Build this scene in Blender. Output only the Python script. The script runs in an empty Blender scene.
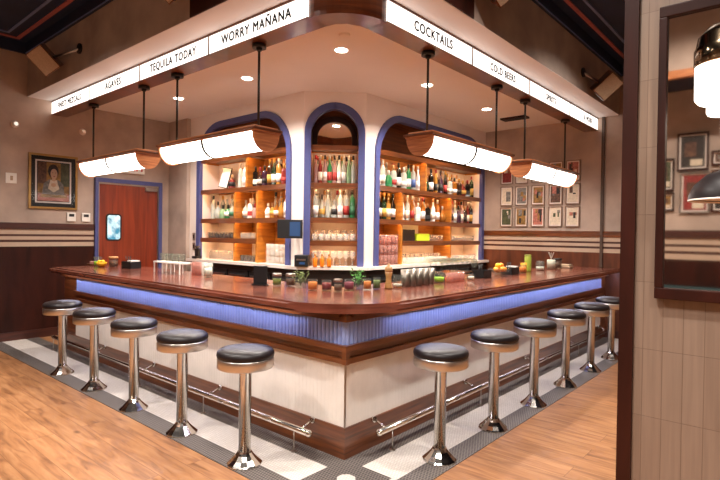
import bpy, bmesh, math, random
from mathutils import Vector, Matrix
R = random.Random(7)
PI = math.pi
col = bpy.context.scene.collection
sc = bpy.context.scene

# ------------------------------------------------------------------ camera, world, exposure
cam = bpy.data.cameras.new('camera'); co = bpy.data.objects.new('camera', cam); col.objects.link(co)
cam.sensor_width = 36; cam.lens = 520.16 / 720 * 36; cam.clip_start = 0.05; cam.clip_end = 60
YAW, PIT, ROL = math.radians(40.851), math.radians(-0.679), math.radians(0.785)
fw = Vector((-math.sin(YAW) * math.cos(PIT), math.cos(YAW) * math.cos(PIT), math.sin(PIT)))
r0 = Vector((math.cos(YAW), math.sin(YAW), 0)); u0 = r0.cross(fw)
rr = r0 * math.cos(ROL) + u0 * math.sin(ROL); uu = -r0 * math.sin(ROL) + u0 * math.cos(ROL)
CAM = Vector((2.3565, -2.5926, 1.53))
m = Matrix((rr, uu, -fw)).transposed().to_4x4(); m.translation = CAM
co.matrix_world = m
sc.camera = co

w = bpy.data.worlds.new('world'); sc.world = w; w.use_nodes = True
w.node_tree.nodes['Background'].inputs[0].default_value = (0.9, 0.7, 0.55, 1)
w.node_tree.nodes['Background'].inputs[1].default_value = 0.15
sc.view_settings.view_transform = 'Standard'; sc.view_settings.look = 'None'
sc.view_settings.exposure = 0.85; sc.view_settings.gamma = 1.0; sc.view_settings.use_curve_mapping = False
sc.cycles.use_denoising = True
sc.cycles.max_bounces = 8; sc.cycles.transparent_max_bounces = 16
sc.cycles.sample_clamp_indirect = 6.0
sc.cycles.caustics_reflective = False; sc.cycles.caustics_refractive = False

K_TUBE = 4.5        # bar lamp diffusers
K_SIGN = 1.12       # lit sign panels
K_DOWN = 190.0       # downlight watts (spot)
K_ROOM_FILL = 215.0      # added fill spots in the room ceiling
K_SHELF = 20.0       # shelf led strips
K_BARLED = 11.5     # strip under the bar top
K_OPAL = 3.2        # opal pendants

# ------------------------------------------------------------------ materials
def lin(h):
    h = h.lstrip('#'); o = []
    for i in (0, 2, 4):
        c = int(h[i:i + 2], 16) / 255
        o.append(c / 12.92 if c <= 0.04045 else ((c + 0.055) / 1.055) ** 2.4)
    return (*o, 1)
MATS = {}
def base(name):
    mt = bpy.data.materials.new(name); mt.use_nodes = True; MATS[name] = mt
    nt = mt.node_tree; return mt, nt, nt.nodes['Principled BSDF']
def plain(name, c, rough=.5, metal=0, var=.06, scale=14, coat=0, spec=None, bump=0):
    """flat colour with a little procedural variation"""
    mt, nt, b = base(name)
    tc = nt.nodes.new('ShaderNodeTexCoord'); n = nt.nodes.new('ShaderNodeTexNoise')
    n.inputs['Scale'].default_value = scale; n.inputs['Detail'].default_value = 4
    nt.links.new(tc.outputs['Object'], n.inputs['Vector'])
    ra = nt.nodes.new('ShaderNodeValToRGB'); cc = lin(c)
    ra.color_ramp.elements[0].position = .3; ra.color_ramp.elements[1].position = .7
    ra.color_ramp.elements[0].color = (*[max(0, x * (1 - var)) for x in cc[:3]], 1)
    ra.color_ramp.elements[1].color = (*[min(1, x * (1 + var)) for x in cc[:3]], 1)
    nt.links.new(n.outputs['Fac'], ra.inputs['Fac']); nt.links.new(ra.outputs['Color'], b.inputs['Base Color'])
    b.inputs['Roughness'].default_value = rough; b.inputs['Metallic'].default_value = metal
    b.inputs['Coat Weight'].default_value = coat; b.inputs['Coat Roughness'].default_value = .08
    if spec is not None: b.inputs['Specular IOR Level'].default_value = spec
    if bump:
        bp = nt.nodes.new('ShaderNodeBump'); bp.inputs['Strength'].default_value = bump; bp.inputs['Distance'].default_value = .01
        nt.links.new(n.outputs['Fac'], bp.inputs['Height']); nt.links.new(bp.outputs['Normal'], b.inputs['Normal'])
    return mt
def wood(name, c1, c2, sc3=(2, 2, 30), rough=.35, coat=.3, nscale=1.5):
    mt, nt, b = base(name)
    tc = nt.nodes.new('ShaderNodeTexCoord'); mp = nt.nodes.new('ShaderNodeMapping'); mp.inputs['Scale'].default_value = sc3
    n = nt.nodes.new('ShaderNodeTexNoise'); n.inputs['Scale'].default_value = nscale; n.inputs['Detail'].default_value = 8; n.inputs['Distortion'].default_value = .6
    ra = nt.nodes.new('ShaderNodeValToRGB'); ra.color_ramp.elements[0].position = .32; ra.color_ramp.elements[1].position = .68
    ra.color_ramp.elements[0].color = lin(c1); ra.color_ramp.elements[1].color = lin(c2)
    nt.links.new(tc.outputs['Object'], mp.inputs['Vector']); nt.links.new(mp.outputs['Vector'], n.inputs['Vector'])
    nt.links.new(n.outputs['Fac'], ra.inputs['Fac']); nt.links.new(ra.outputs['Color'], b.inputs['Base Color'])
    b.inputs['Roughness'].default_value = rough; b.inputs['Coat Weight'].default_value = coat; b.inputs['Coat Roughness'].default_value = .12
    return mt
def emit(name, c, k):
    mt, nt, b = base(name); b.inputs['Base Color'].default_value = (.8, .8, .8, 1)
    b.inputs['Emission Color'].default_value = lin(c); b.inputs['Emission Strength'].default_value = k
    return mt
def glassy(name, c, mix=.75, rough=.05):
    """thin clear or tinted glass: mostly see-through, the rest glossy surface"""
    mt, nt, b = base(name)
    b.inputs['Base Color'].default_value = lin(c); b.inputs['Roughness'].default_value = rough
    b.inputs['Specular IOR Level'].default_value = .8
    t = nt.nodes.new('ShaderNodeBsdfTransparent'); mx = nt.nodes.new('ShaderNodeMixShader')
    cc = lin(c); t.inputs['Color'].default_value = (*[.35 + .65 * x for x in cc[:3]], 1)
    mx.inputs['Fac'].default_value = mix
    nt.links.new(b.outputs['BSDF'], mx.inputs[1]); nt.links.new(t.outputs['BSDF'], mx.inputs[2])
    nt.links.new(mx.outputs['Shader'], nt.nodes['Material Output'].inputs['Surface'])
    return mt
M = {}
M['wall'] = plain('taupe_wall_plaster', '#b09c8e', .75, var=.2, scale=2.6, bump=.12)
M['cream'] = plain('cream_paint', '#e6d8ce', .6, var=.02, scale=3)
M['ceil'] = plain('peach_ceiling_paint', '#e2dcd9', .7, var=.02, scale=2)
M['stripe'] = plain('stripe_paint', '#b8a08b', .55, var=.04)
M['navy'] = plain('navy_ceiling', '#1d2a48', .6, var=.2, scale=3)
M['navy2'] = plain('slate_blue_trim', '#7485b4', .5, var=.1)
M['red'] = plain('brick_red_trim', '#b86a68', .5, var=.1)
M['blue'] = plain('periwinkle_paint', '#494e80', .4, var=.05)
M['bluerib'] = plain('blue_ribbed_glazing', '#93a6e0', .3, var=.05, scale=4, coat=.4)
M['dwood'] = wood('dark_walnut', '#27110b', '#3b1911', (3, 3, .6), .45, .05, 2.5)
M['dwoodh'] = wood('dark_walnut_level', '#32160f', '#4e2418', (.8, .8, 14), .45, .05, 2.5)
M['bwood'] = wood('brown_wainscot', '#48220f', '#6c371e', (3, 3, .6), .4, .1, 2.5)
M['mwood'] = wood('reddish_walnut', '#4f2812', '#7e4420', (.9, .9, 16), .3, .5, 2.2)
M['top'] = wood('bar_top_wood', '#552a1f', '#864a39', (1.2, 1.2, 10), .22, .6, 2)
M['honey'] = wood('honey_oak', '#9a5a22', '#c8812f', (1.4, 1.4, 8), .4, .15, 2.5)
M['lampwood'] = wood('lamp_wood', '#9f5c34', '#cc8450', (1.5, 1.5, 20), .35, .3, 3)
M['doorw'] = wood('door_veneer', '#6b2616', '#8f3a20', (14, 14, .9), .35, .3, 1.5)
M['chrome'] = plain('polished_chrome', '#d9d2c9', .1, 1, var=.02)
M['band'] = plain('ribbed_chrome', '#d6d0ca', .34, 1, var=.03)
M['steel'] = plain('brushed_steel', '#b3aca4', .3, 1, var=.05)
M['bronze'] = plain('bronze_dome', '#8d7a62', .12, 1, var=.1)
M['brass'] = plain('gold_leaf_frame', '#a07c48', .4, .7, var=.1)
M['vinyl'] = plain('black_vinyl', '#1e1718', .4, var=.1, coat=0, spec=.35)
M['black'] = plain('black_plastic', '#131315', .45, var=.1)
M['blackm'] = plain('black_metal', '#1c1917', .4, .3, var=.1)
M['dark'] = plain('dark_cabinet', '#241b18', .4, var=.1)
M['white'] = plain('white_plastic', '#e9e4dc', .4, var=.02)
M['bone'] = plain('speaker_cloth', '#b39b80', .8, var=.1, scale=60)
M['marble'] = plain('pale_marble', '#e9dfd6', .2, var=.05, scale=5)
M['silver'] = plain('aged_mirror_silver', '#e6e0d8', .03, 1, var=.01)
M['ink'] = plain('sign_lettering_ink', '#2b2030', .6, var=0)
M['redink'] = plain('exit_lettering_red', '#c03038', .5, var=0)
M['tube'] = emit('opal_lamp_glass', '#fff4e8', K_TUBE)
M['sign'] = emit('lit_sign_acrylic', '#fff5ec', K_SIGN)
M['opal'] = emit('opal_pendant_glass', '#ffeedd', K_OPAL)
M['can'] = emit('downlight_lens', '#fff0dc', 14)
M['led'] = emit('warm_led', '#ffc285', K_SHELF)
M['ledw'] = emit('cool_led', '#e6e6ff', K_BARLED)
M['screen'] = emit('blue_screen', '#1f5f9e', .25); M['screen'].node_tree.nodes['Principled BSDF'].inputs['Base Color'].default_value = (.01, .02, .04, 1)
M['clear'] = glassy('clear_glass', '#f2efe9', .74)
M['clearb'] = glassy('clear_bottle_glass', '#f0f2ea', .9)

M['clearb'].node_tree.nodes['Principled BSDF'].inputs['Base Color'].default_value = (.25, .25, .24, 1)
def floor_wood():
    mt, nt, b = base('oak_floorboards'); N = nt.nodes; L = nt.links
    tc = N.new('ShaderNodeTexCoord')
    br = N.new('ShaderNodeTexBrick'); br.inputs['Scale'].default_value = 1; br.inputs['Brick Width'].default_value = 1.9
    br.inputs['Row Height'].default_value = .19; br.inputs['Mortar Size'].default_value = .0022; br.offset = .37
    br.inputs['Color1'].default_value = (.0, .0, .0, 1); br.inputs['Color2'].default_value = (1, 1, 1, 1); br.inputs['Mortar'].default_value = (.5, .5, .5, 1)
    L.new(tc.outputs['Object'], br.inputs['Vector'])
    mp = N.new('ShaderNodeMapping'); mp.inputs['Scale'].default_value = (1.1, 9, 1)
    off = N.new('ShaderNodeVectorMath'); off.operation = 'MULTIPLY_ADD'; off.inputs[1].default_value = (3.1, 5.3, 0)
    L.new(br.outputs['Color'], off.inputs[0]); L.new(tc.outputs['Object'], off.inputs[2]); L.new(off.outputs[0], mp.inputs['Vector'])
    n = N.new('ShaderNodeTexNoise'); n.inputs['Scale'].default_value = 2.2; n.inputs['Detail'].default_value = 9; n.inputs['Distortion'].default_value = .9
    L.new(mp.outputs['Vector'], n.inputs['Vector'])
    ra = N.new('ShaderNodeValToRGB'); e = ra.color_ramp.elements
    e[0].position = .28; e[0].color = lin('#7a4f2f'); e[1].position = .72; e[1].color = lin('#b5855a'); x = e.new(.5); x.color = lin('#a37148')
    L.new(n.outputs['Fac'], ra.inputs['Fac'])
    # knots
    mk = N.new('ShaderNodeMapping'); mk.inputs['Scale'].default_value = (1.6, 3.4, 1); L.new(tc.outputs['Object'], mk.inputs['Vector'])
    vo = N.new('ShaderNodeTexVoronoi'); vo.inputs['Scale'].default_value = 1.25; L.new(mk.outputs['Vector'], vo.inputs['Vector'])
    kr = N.new('ShaderNodeValToRGB'); kr.color_ramp.elements[0].position = .03; kr.color_ramp.elements[0].color = (.32, .25, .2, 1)
    kr.color_ramp.elements[1].position = .11; kr.color_ramp.elements[1].color = (1, 1, 1, 1)
    L.new(vo.outputs['Distance'], kr.inputs['Fac'])
    m1 = N.new('ShaderNodeMix'); m1.data_type = 'RGBA'; m1.blend_type = 'MULTIPLY'; m1.inputs[0].default_value = .9
    L.new(ra.outputs['Color'], m1.inputs[6]); L.new(kr.outputs['Color'], m1.inputs[7])
    # plank tone + seams
    pr = N.new('ShaderNodeValToRGB'); pr.color_ramp.elements[0].color = (.9, .88, .87, 1); pr.color_ramp.elements[1].color = (1.04, 1.02, 1, 1)
    L.new(br.outputs['Color'], pr.inputs['Fac'])
    m2 = N.new('ShaderNodeMix'); m2.data_type = 'RGBA'; m2.blend_type = 'MULTIPLY'; m2.inputs[0].default_value = 1
    L.new(m1.outputs[2], m2.inputs[6]); L.new(pr.outputs['Color'], m2.inputs[7])
    m3 = N.new('ShaderNodeMix'); m3.data_type = 'RGBA'; L.new(br.outputs['Fac'], m3.inputs[0]); L.new(m2.outputs[2], m3.inputs[6]); m3.inputs[7].default_value = lin('#7a5030')
    L.new(m3.outputs[2], b.inputs['Base Color']); b.inputs['Roughness'].default_value = .42
    return mt
M['oak'] = floor_wood()
def grid_mat(name, c1, c2, size, mortar, rough=.35, w_=None, offset=.5, mortar_c=None, rot=None, bump=0):
    mt, nt, b = base(name); N = nt.nodes; L = nt.links
    tc = N.new('ShaderNodeTexCoord'); mp = N.new('ShaderNodeMapping')
    if rot: mp.inputs['Rotation'].default_value = rot
    br = N.new('ShaderNodeTexBrick'); br.inputs['Scale'].default_value = 1; br.inputs['Brick Width'].default_value = w_ or size
    br.inputs['Row Height'].default_value = size; br.inputs['Mortar Size'].default_value = mortar; br.offset = offset; br.inputs['Mortar Smooth'].default_value = .2
    br.inputs['Color1'].default_value = lin(c1); br.inputs['Color2'].default_value = lin(c2); br.inputs['Mortar'].default_value = lin(mortar_c or c2)
    L.new(tc.outputs['Object'], mp.inputs['Vector']); L.new(mp.outputs['Vector'], br.inputs['Vector'])
    L.new(br.outputs['Color'], b.inputs['Base Color']); b.inputs['Roughness'].default_value = rough
    if bump:
        bp = N.new('ShaderNodeBump'); bp.inputs['Strength'].default_value = bump; bp.inputs['Distance'].default_value = .003; bp.invert = True
        L.new(br.outputs['Fac'], bp.inputs['Height']); L.new(bp.outputs['Normal'], b.inputs['Normal'])
    return mt
M['mosaicd'] = grid_mat('grey_mosaic_tile', '#332e2c', '#3c3735', .021, .0026, .4, mortar_c='#8d847d')
M['mosaicw'] = grid_mat('white_mosaic_tile', '#ded5cb', '#e8e0d6', .021, .0016, .35, mortar_c='#b9aea4')

# ------------------------------------------------------------------ mesh helpers
def bm_new(): return bmesh.new()
def box(bm, x0, x1, y0, y1, z0, z1, mi=0, bev=0):
    r = bmesh.ops.create_cube(bm, size=1)
    for v in r['verts']:
        v.co = Vector(((x0 + x1) / 2 + v.co.x * (x1 - x0), (y0 + y1) / 2 + v.co.y * (y1 - y0), (z0 + z1) / 2 + v.co.z * (z1 - z0)))
    fs = {f for v in r['verts'] for f in v.link_faces}
    for f in fs: f.material_index = mi
    if bev:
        es = list({e for v in r['verts'] for e in v.link_edges})
        g = bmesh.ops.bevel(bm, geom=es, offset=bev, segments=2, affect='EDGES', profile=.6)
        for f in g['faces']: f.material_index = mi
    return r['verts']
def lathe(bm, prof, cx=0, cy=0, cz=0, seg=20, mi=0, mat=None, close=False, smooth=True):
    rings = []
    for (r, z) in prof:
        ring = []
        for k in range(seg):
            a = 2 * PI * k / seg; p = Vector((r * math.cos(a), r * math.sin(a), z))
            if mat: p = mat @ p
            ring.append(bm.verts.new(p + Vector((cx, cy, cz))))
        rings.append(ring)
    for i in range(len(rings) - 1):
        for k in range(seg):
            f = bm.faces.new((rings[i][k], rings[i][(k + 1) % seg], rings[i + 1][(k + 1) % seg], rings[i + 1][k]))
            f.material_index = mi; f.smooth = smooth
    for ring, c in ((rings[0], True), (rings[-1], True)):
        f = bm.faces.new(ring); f.material_index = mi
def tube(bm, a, b, r, seg=10, mi=0):
    a = Vector(a); b = Vector(b); d = b - a; q = d.to_track_quat('Z', 'Y').to_matrix()
    lathe(bm, [(r, 0), (r, d.length)], a.x, a.y, a.z, seg, mi, q)
def prism(bm, pts, z0, z1, mi=0, fn=None):
    """polygon pts (2d) extruded from z0 to z1; fn maps (u,v,w) to a point"""
    fn = fn or (lambda u, v, w_: (u, v, w_))
    a = [bm.verts.new(fn(u, v, z0)) for u, v in pts]; b = [bm.verts.new(fn(u, v, z1)) for u, v in pts]
    n = len(pts); fs = [bm.faces.new(a[::-1]), bm.faces.new(b)]
    for i in range(n): fs.append(bm.faces.new((a[i], a[(i + 1) % n], b[(i + 1) % n], b[i])))
    for f in fs: f.material_index = mi
    return fs
def band(bm, outer, inner, d0, d1, fn, mi=0):
    """open strip between two equal-length outlines, extruded d0..d1"""
    V = [[bm.verts.new(fn(u, v, d)) for (u, v) in o] for o in (outer, inner) for d in (d0, d1)]
    o0, o1, i0, i1 = V; n = len(outer)
    for k in range(n - 1):
        for q in ((o0, i0), (i1, o1), (o1, o0), (i0, i1)):
            f = bm.faces.new((q[0][k], q[0][k + 1], q[1][k + 1], q[1][k])); f.material_index = mi
    for k in (0, n - 1):
        f = bm.faces.new((o0[k], o1[k], i1[k], i0[k])); f.material_index = mi
def ball(bm, c, r, sub=2, mi=0, sz=1):
    g = bmesh.ops.create_icosphere(bm, subdivisions=sub, radius=r)
    for v in g['verts']: v.co = Vector((v.co.x, v.co.y, v.co.z * sz)) + Vector(c)
    for f in {f for v in g['verts'] for f in v.link_faces}: f.material_index = mi; f.smooth = True
def mesh(name, bm, mats):
    bmesh.ops.recalc_face_normals(bm, faces=bm.faces)
    me = bpy.data.meshes.new(name); bm.to_mesh(me); bm.free()
    for x in (mats if isinstance(mats, (list, tuple)) else [mats]): me.materials.append(x)
    return me
def put(name, me, parent=None, loc=(0, 0, 0), rz=0):
    o = bpy.data.objects.new(name, me); col.objects.link(o); o.parent = parent; o.location = loc; o.rotation_euler = (0, 0, rz); return o
def obj(name, bm, mats, parent=None, **k): return put(name, mesh(name, bm, mats), parent, **k)
def tag(o, label, cat, group=None):
    o['label'] = label; o['category'] = cat
    if group: o['group'] = group
    return o
def thing(name, label, cat, loc=(0, 0, 0), rz=0, group=None):
    o = bpy.data.objects.new(name, None); col.objects.link(o); o.location = loc; o.rotation_euler = (0, 0, rz); o.empty_display_size = .1
    return tag(o, label, cat, group)
def struct(name, bm, mats):
    o = obj(name, bm, mats); o['kind'] = 'structure'; return o
def dup(root, loc, rz, label, group=None):
    r = root.copy(); col.objects.link(r); r.location = loc; r.rotation_euler = (0, 0, rz); r['label'] = label
    if group: r['group'] = group
    for ch in list(root.children):
        c = ch.copy(); col.objects.link(c); c.parent = r
        for g in list(ch.children):
            d = g.copy(); col.objects.link(d); d.parent = c
    return r
def simple_box(name, x0, x1, y0, y1, z0, z1, mt):
    b = bm_new(); box(b, x0, x1, y0, y1, z0, z1); return struct(name, b, mt)
# run coordinates: t = distance from the bar's corner along the run, o = distance out towards the room
def LR(t, o): return (-t, -o)
def RR(t, o): return (o, t)
def rbox(bm, run, t0, t1, o0, o1, z0, z1, mi=0, bev=0):
    (xa, ya), (xb, yb) = run(t0, o0), run(t1, o1)
    box(bm, min(xa, xb), max(xa, xb), min(ya, yb), max(ya, yb), z0, z1, mi, bev)
ORD = ['first', 'second', 'third', 'fourth', 'fifth', 'sixth', 'seventh', 'eighth', 'ninth', 'tenth', 'eleventh', 'twelfth', 'thirteenth', 'fourteenth', 'fifteenth', 'sixteenth']

# ------------------------------------------------------------------ room shell
W1, W2, ZT, ZS = -5.9, 5.9, 4.1, 3.374      # left wall, back wall, dark ceiling, bar soffit
XR, YB = 4.6, -4.63                          # right wall, wall behind the camera
simple_box('floor', W1 - .1, XR + .1, YB - .1, W2 + .1, -.1, 0, M['oak'])
# tiled strip in front of the bar (3 mm proud of the boards)
b = bm_new()
for run, end in ((LR, 5.9), (RR, 5.9)):
    rbox(b, run, 0, end, .0, .16, 0, .004, 0)
    rbox(b, run, .44, end, .44, .605, 0, .004, 0)
    rbox(b, run, .0, end, .16, .44, 0, .004, 1) if run is LR else rbox(b, run, 0, end, .16, .44, 0, .004, 1)
rbox(b, LR, -.605, .44, .44, .605, 0, .004, 0)
rbox(b, RR, -.44, .44, .44, .605, 0, .004, 0)
box(b, 0, .44, -.44, 0, 0, .0035, 1)
box(b, .0, .405, -.405, .0, 0, .0045, 0)
s = [(.2 + .062 * math.cos(2 * PI * k / 8 + PI / 8), -.2 + .062 * math.sin(2 * PI * k / 8 + PI / 8)) for k in range(8)]
prism(b, s, 0, .0055, 1)
struct('floor_tile_border', b, [M['mosaicd'], M['mosaicw']])

def wainscot(name, x0, x1, y0, y1, axis, sgn):
    """wall finish of one wall: dark boards, three cream stripes, rail; (x0,x1,y0,y1) is the wall box, face on side sgn of axis"""
    def face(d, z0, z1, mt, nm, par=None):
        b = bm_new()
        if axis == 'x': box(b, (x1 if sgn > 0 else x0 - d), (x1 + d if sgn > 0 else x0), y0, y1, z0, z1)
        else: box(b, x0, x1, (y1 if sgn > 0 else y0 - d), (y1 + d if sgn > 0 else y0), z0, z1)
        return struct(nm, b, mt)
    return face
for nm, bx, ax, sg in (('left', (W1 - .1, W1, YB, W2), 'x', 1), ('back', (W1, XR, W2, W2 + .1), 'y', -1), ('front', (W1, XR, YB - .1, YB), 'y', 1)):
    simple_box('wall_' + nm, *bx, 0, ZT + .05, M['wall'])
    if nm == 'left':
        segs = [(bx[0], bx[1], YB + .02, .755)]
    elif nm == 'back': segs = [(-2.05, XR, bx[2], bx[3])]
    else: segs = [(W1 + .02, XR, bx[2], bx[3])]
    for q in segs:
        f = wainscot(nm, *q, ax, sg)
        f(.014, .12, 1.29, M['dwood'] if nm != 'back' else M['bwood'], 'trim_wainscot_' + nm)
        f(.03, 0, .12, M['dwoodh'], 'baseboard_' + nm)
        f(.012, 1.29, 1.352, M['stripe'], 'trim_stripe_' + nm); f(.012, 1.385, 1.432, M['stripe'], 'trim_stripe_' + nm); f(.012, 1.462, 1.532, M['stripe'], 'trim_stripe_' + nm)
        f(.010, 1.352, 1.385, M['dwoodh'], 'trim_band_' + nm); f(.010, 1.432, 1.462, M['dwoodh'], 'trim_band_' + nm)
        f(.028, 1.532, 1.62, M['dwoodh'] if nm != 'back' else M['mwood'], 'trim_rail_' + nm)
simple_box('wall_right', XR, XR + .1, YB, W2, 0, ZT + .05, M['wall'])
# short return wall between the left wall and the back bar
simple_box('wall_return', W1, -5.332, 1.965, 2.2, 0, ZS - .004, M['wall'])
# dark ceiling
simple_box('ceiling', W1, XR, YB, W2, ZT, ZT + .1, M['navy'])
# lowered soffit over the bar and its bulkhead
B = .151
simple_box('ceiling_soffit', W1, B + .0005, -B - .0005, W2, ZS - .004, ZS, M['ceil'])
b = bm_new(); box(b, W1, B, -B, -B + .06, ZS, 3.95); box(b, B - .06, B, -B + .06, W2, ZS, 3.95); struct('wall_bulkhead', b, M['wall'])
b = bm_new(); box(b, W1, B + .03, -B - .03, -B + .06, 3.95, ZT); box(b, B - .06, B + .03, -B + .06, W2, 3.95, ZT)
box(b, W1, W1 + .04, YB, -B - .03, 3.95, ZT); box(b, B + .03, XR, W2 - .04, W2, 3.95, ZT); struct('trim_cornice', b, M['navy'])
def stripe(name, o, wd, mt, th=.012):
    b = bm_new()
    box(b, W1 + o, B + o + wd, -B - o - wd, -B - o, ZT - th, ZT); box(b, B + o, B + o + wd, -B - o, W2 - o, ZT - th, ZT)
    box(b, W1 + o, W1 + o + wd, YB + o, -B - o - wd, ZT - th, ZT); box(b, B + o + wd, XR - o, W2 - o - wd, W2 - o, ZT - th, ZT); struct(name, b, mt)
stripe('trim_red_line', .14, .045, M['red']); stripe('trim_blue_line', .3, .03, M['navy2'])
b = bm_new(); box(b, W1, B + .036, -B - .036, -B - .03, 3.95, 3.965); box(b, B + .03, B + .036, -B - .03, W2, 3.95, 3.965); struct('trim_edge_line', b, M['navy2'])
# dark wood facing on the bulkhead's corner
b = bm_new(); box(b, -1.72, B + .012, -B - .012, -B, ZS, 3.95); box(b, B, B + .012, -B, 1.39, ZS, 3.95); struct('trim_bulkhead_corner', b, M['dwood'])
# vertical seam strip on the back wall
simple_box('trim_conduit', -.085, -.045, W2 - .04, W2 - .0, 1.07, ZS - .004, plain('brown_strip', '#4f3c31', .5))

# ------------------------------------------------------------------ near wall on the right, tiled, with its dark wood end
FY = -.17
mt, nt, bs = base('vertical_wall_tile'); N = nt.nodes; L = nt.links
tc = N.new('ShaderNodeTexCoord'); sx = N.new('ShaderNodeSeparateXYZ'); cx = N.new('ShaderNodeCombineXYZ')
L.new(tc.outputs['Object'], sx.inputs[0]); L.new(sx.outputs['Z'], cx.inputs['X']); L.new(sx.outputs['X'], cx.inputs['Y'])
mp = N.new('ShaderNodeMapping'); mp.inputs['Location'].default_value = (-.786 + .28 * 8, -1.835 + .0725 * 40, 0); L.new(cx.outputs[0], mp.inputs['Vector'])
br = N.new('ShaderNodeTexBrick'); br.offset = 0; br.inputs['Scale'].default_value = 1; br.inputs['Brick Width'].default_value = .28; br.inputs['Row Height'].default_value = .0725
br.inputs['Mortar Size'].default_value = .0012; br.inputs['Mortar Smooth'].default_value = .3
br.inputs['Color1'].default_value = lin('#a08a79'); br.inputs['Color2'].default_value = lin('#988170'); br.inputs['Mortar'].default_value = lin('#826c5b')
L.new(mp.outputs[0], br.inputs['Vector']); nz = N.new('ShaderNodeTexNoise'); nz.inputs['Scale'].default_value = 1
m2 = N.new('ShaderNodeMapping'); m2.inputs['Scale'].default_value = (60, 60, 3); L.new(tc.outputs['Object'], m2.inputs[0]); L.new(m2.outputs[0], nz.inputs['Vector'])
mx = N.new('ShaderNodeMix'); mx.data_type = 'RGBA'; mx.blend_type = 'MULTIPLY'; mx.inputs[0].default_value = .35
L.new(br.outputs['Color'], mx.inputs[6]); L.new(nz.outputs['Fac'], mx.inputs[7]); L.new(mx.outputs[2], bs.inputs['Base Color'])
bp = N.new('ShaderNodeBump'); bp.invert = True; bp.inputs['Strength'].default_value = .5; bp.inputs['Distance'].default_value = .003
L.new(br.outputs['Fac'], bp.inputs['Height']); L.new(bp.outputs[0], bs.inputs['Normal']); bs.inputs['Roughness'].default_value = .3
M['walltile'] = mt
simple_box('wall_near', 1.80, XR, FY, FY + .16, 0, ZT, M['walltile'])
simple_box('trim_post', 1.745, 1.80, FY - .018, FY + .178, 0, ZT, M['dwood'])
# mirror
MX0, MX1, MZ0, MZ1 = 1.88, 2.95, 1.284, 2.462
t = thing('wall_mirror', 'large wall mirror in a dark wood frame on the tiled wall at right', 'mirror', (MX0, FY, MZ0))
b = bm_new(); W_ = MX1 - MX0; H_ = MZ1 - MZ0
for q in ((0, W_, 0, .045), (0, W_, H_ - .045, H_), (0, .03, .045, H_ - .045), (W_ - .03, W_, .045, H_ - .045)): box(b, q[0], q[1], -.04, 0, q[2], q[3], bev=.004)
obj('frame', b, M['dwood'], t)
b = bm_new(); box(b, .03, W_ - .03, -.022, -.002, .045, H_ - .045); obj('mirror_glass', b, M['silver'], t)

# ------------------------------------------------------------------ back bar wall with three arches
def FL(s, z, d): return (s, 2.03 + d, z)
ux, uy = .585 / .817, .57 / .817
def FC(s, z, d): return (-2.635 + ux * s - uy * d, 2.03 + uy * s + ux * d, z)
def FR(s, z, d): return (-2.05 - d, s, z)
def arch(s0, s1, zb, zt, r, n=10):
    p = [(s0, zb)]
    for k in range(n + 1): a = PI - k * PI / 2 / n; p.append((s0 + r + r * math.cos(a), zt - r + r * math.sin(a)))
    for k in range(n + 1): a = PI / 2 - k * PI / 2 / n; p.append((s1 - r + r * math.cos(a), zt - r + r * math.sin(a)))
    return p + [(s1, zb)]
ZC = 1.10
ARCH = {'left': (FL, -5.33, -2.635, -5.10, -2.85, 3.22, .62), 'middle': (FC, 0, .817, .015, .802, 3.23, .393), 'right': (FR, 2.6, W2, 2.775, 5.83, 3.2, .6)}
for nm, (F, e0, e1, a0, a1, zt, rad) in ARCH.items():
    b = bm_new()
    inner = arch(a0 + .03, a1 - .03, ZC, zt - .03, rad - .02)
    outer = [(e0, ZC)] + [(e0, ZC + (ZS - ZC) * .6)]
    # wall piece = outer rectangle with the arch cut out, as one inverted U
    pts = [(e0, ZC), (e0, ZS), (e1, ZS), (e1, ZC)] + inner[::-1]
    prism(b, pts, 0, .08, 0, lambda u, v, w_, F=F: F(u, v, w_))
    struct('wall_backbar_' + nm, b, M['cream'])
    b = bm_new(); band(b, arch(a0, a1, ZC, zt, rad), arch(a0 + .085, a1 - .085, ZC, zt - .085, rad - .06), -.03, .07, lambda u, v, d, F=F: F(u, v, d))
    struct('trim_arch_' + nm, b, M['blue'])
simple_box('wall_backbar_end', -5.329, -5.25, 2.112, 2.4, 0, ZS, M['cream'])

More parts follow.
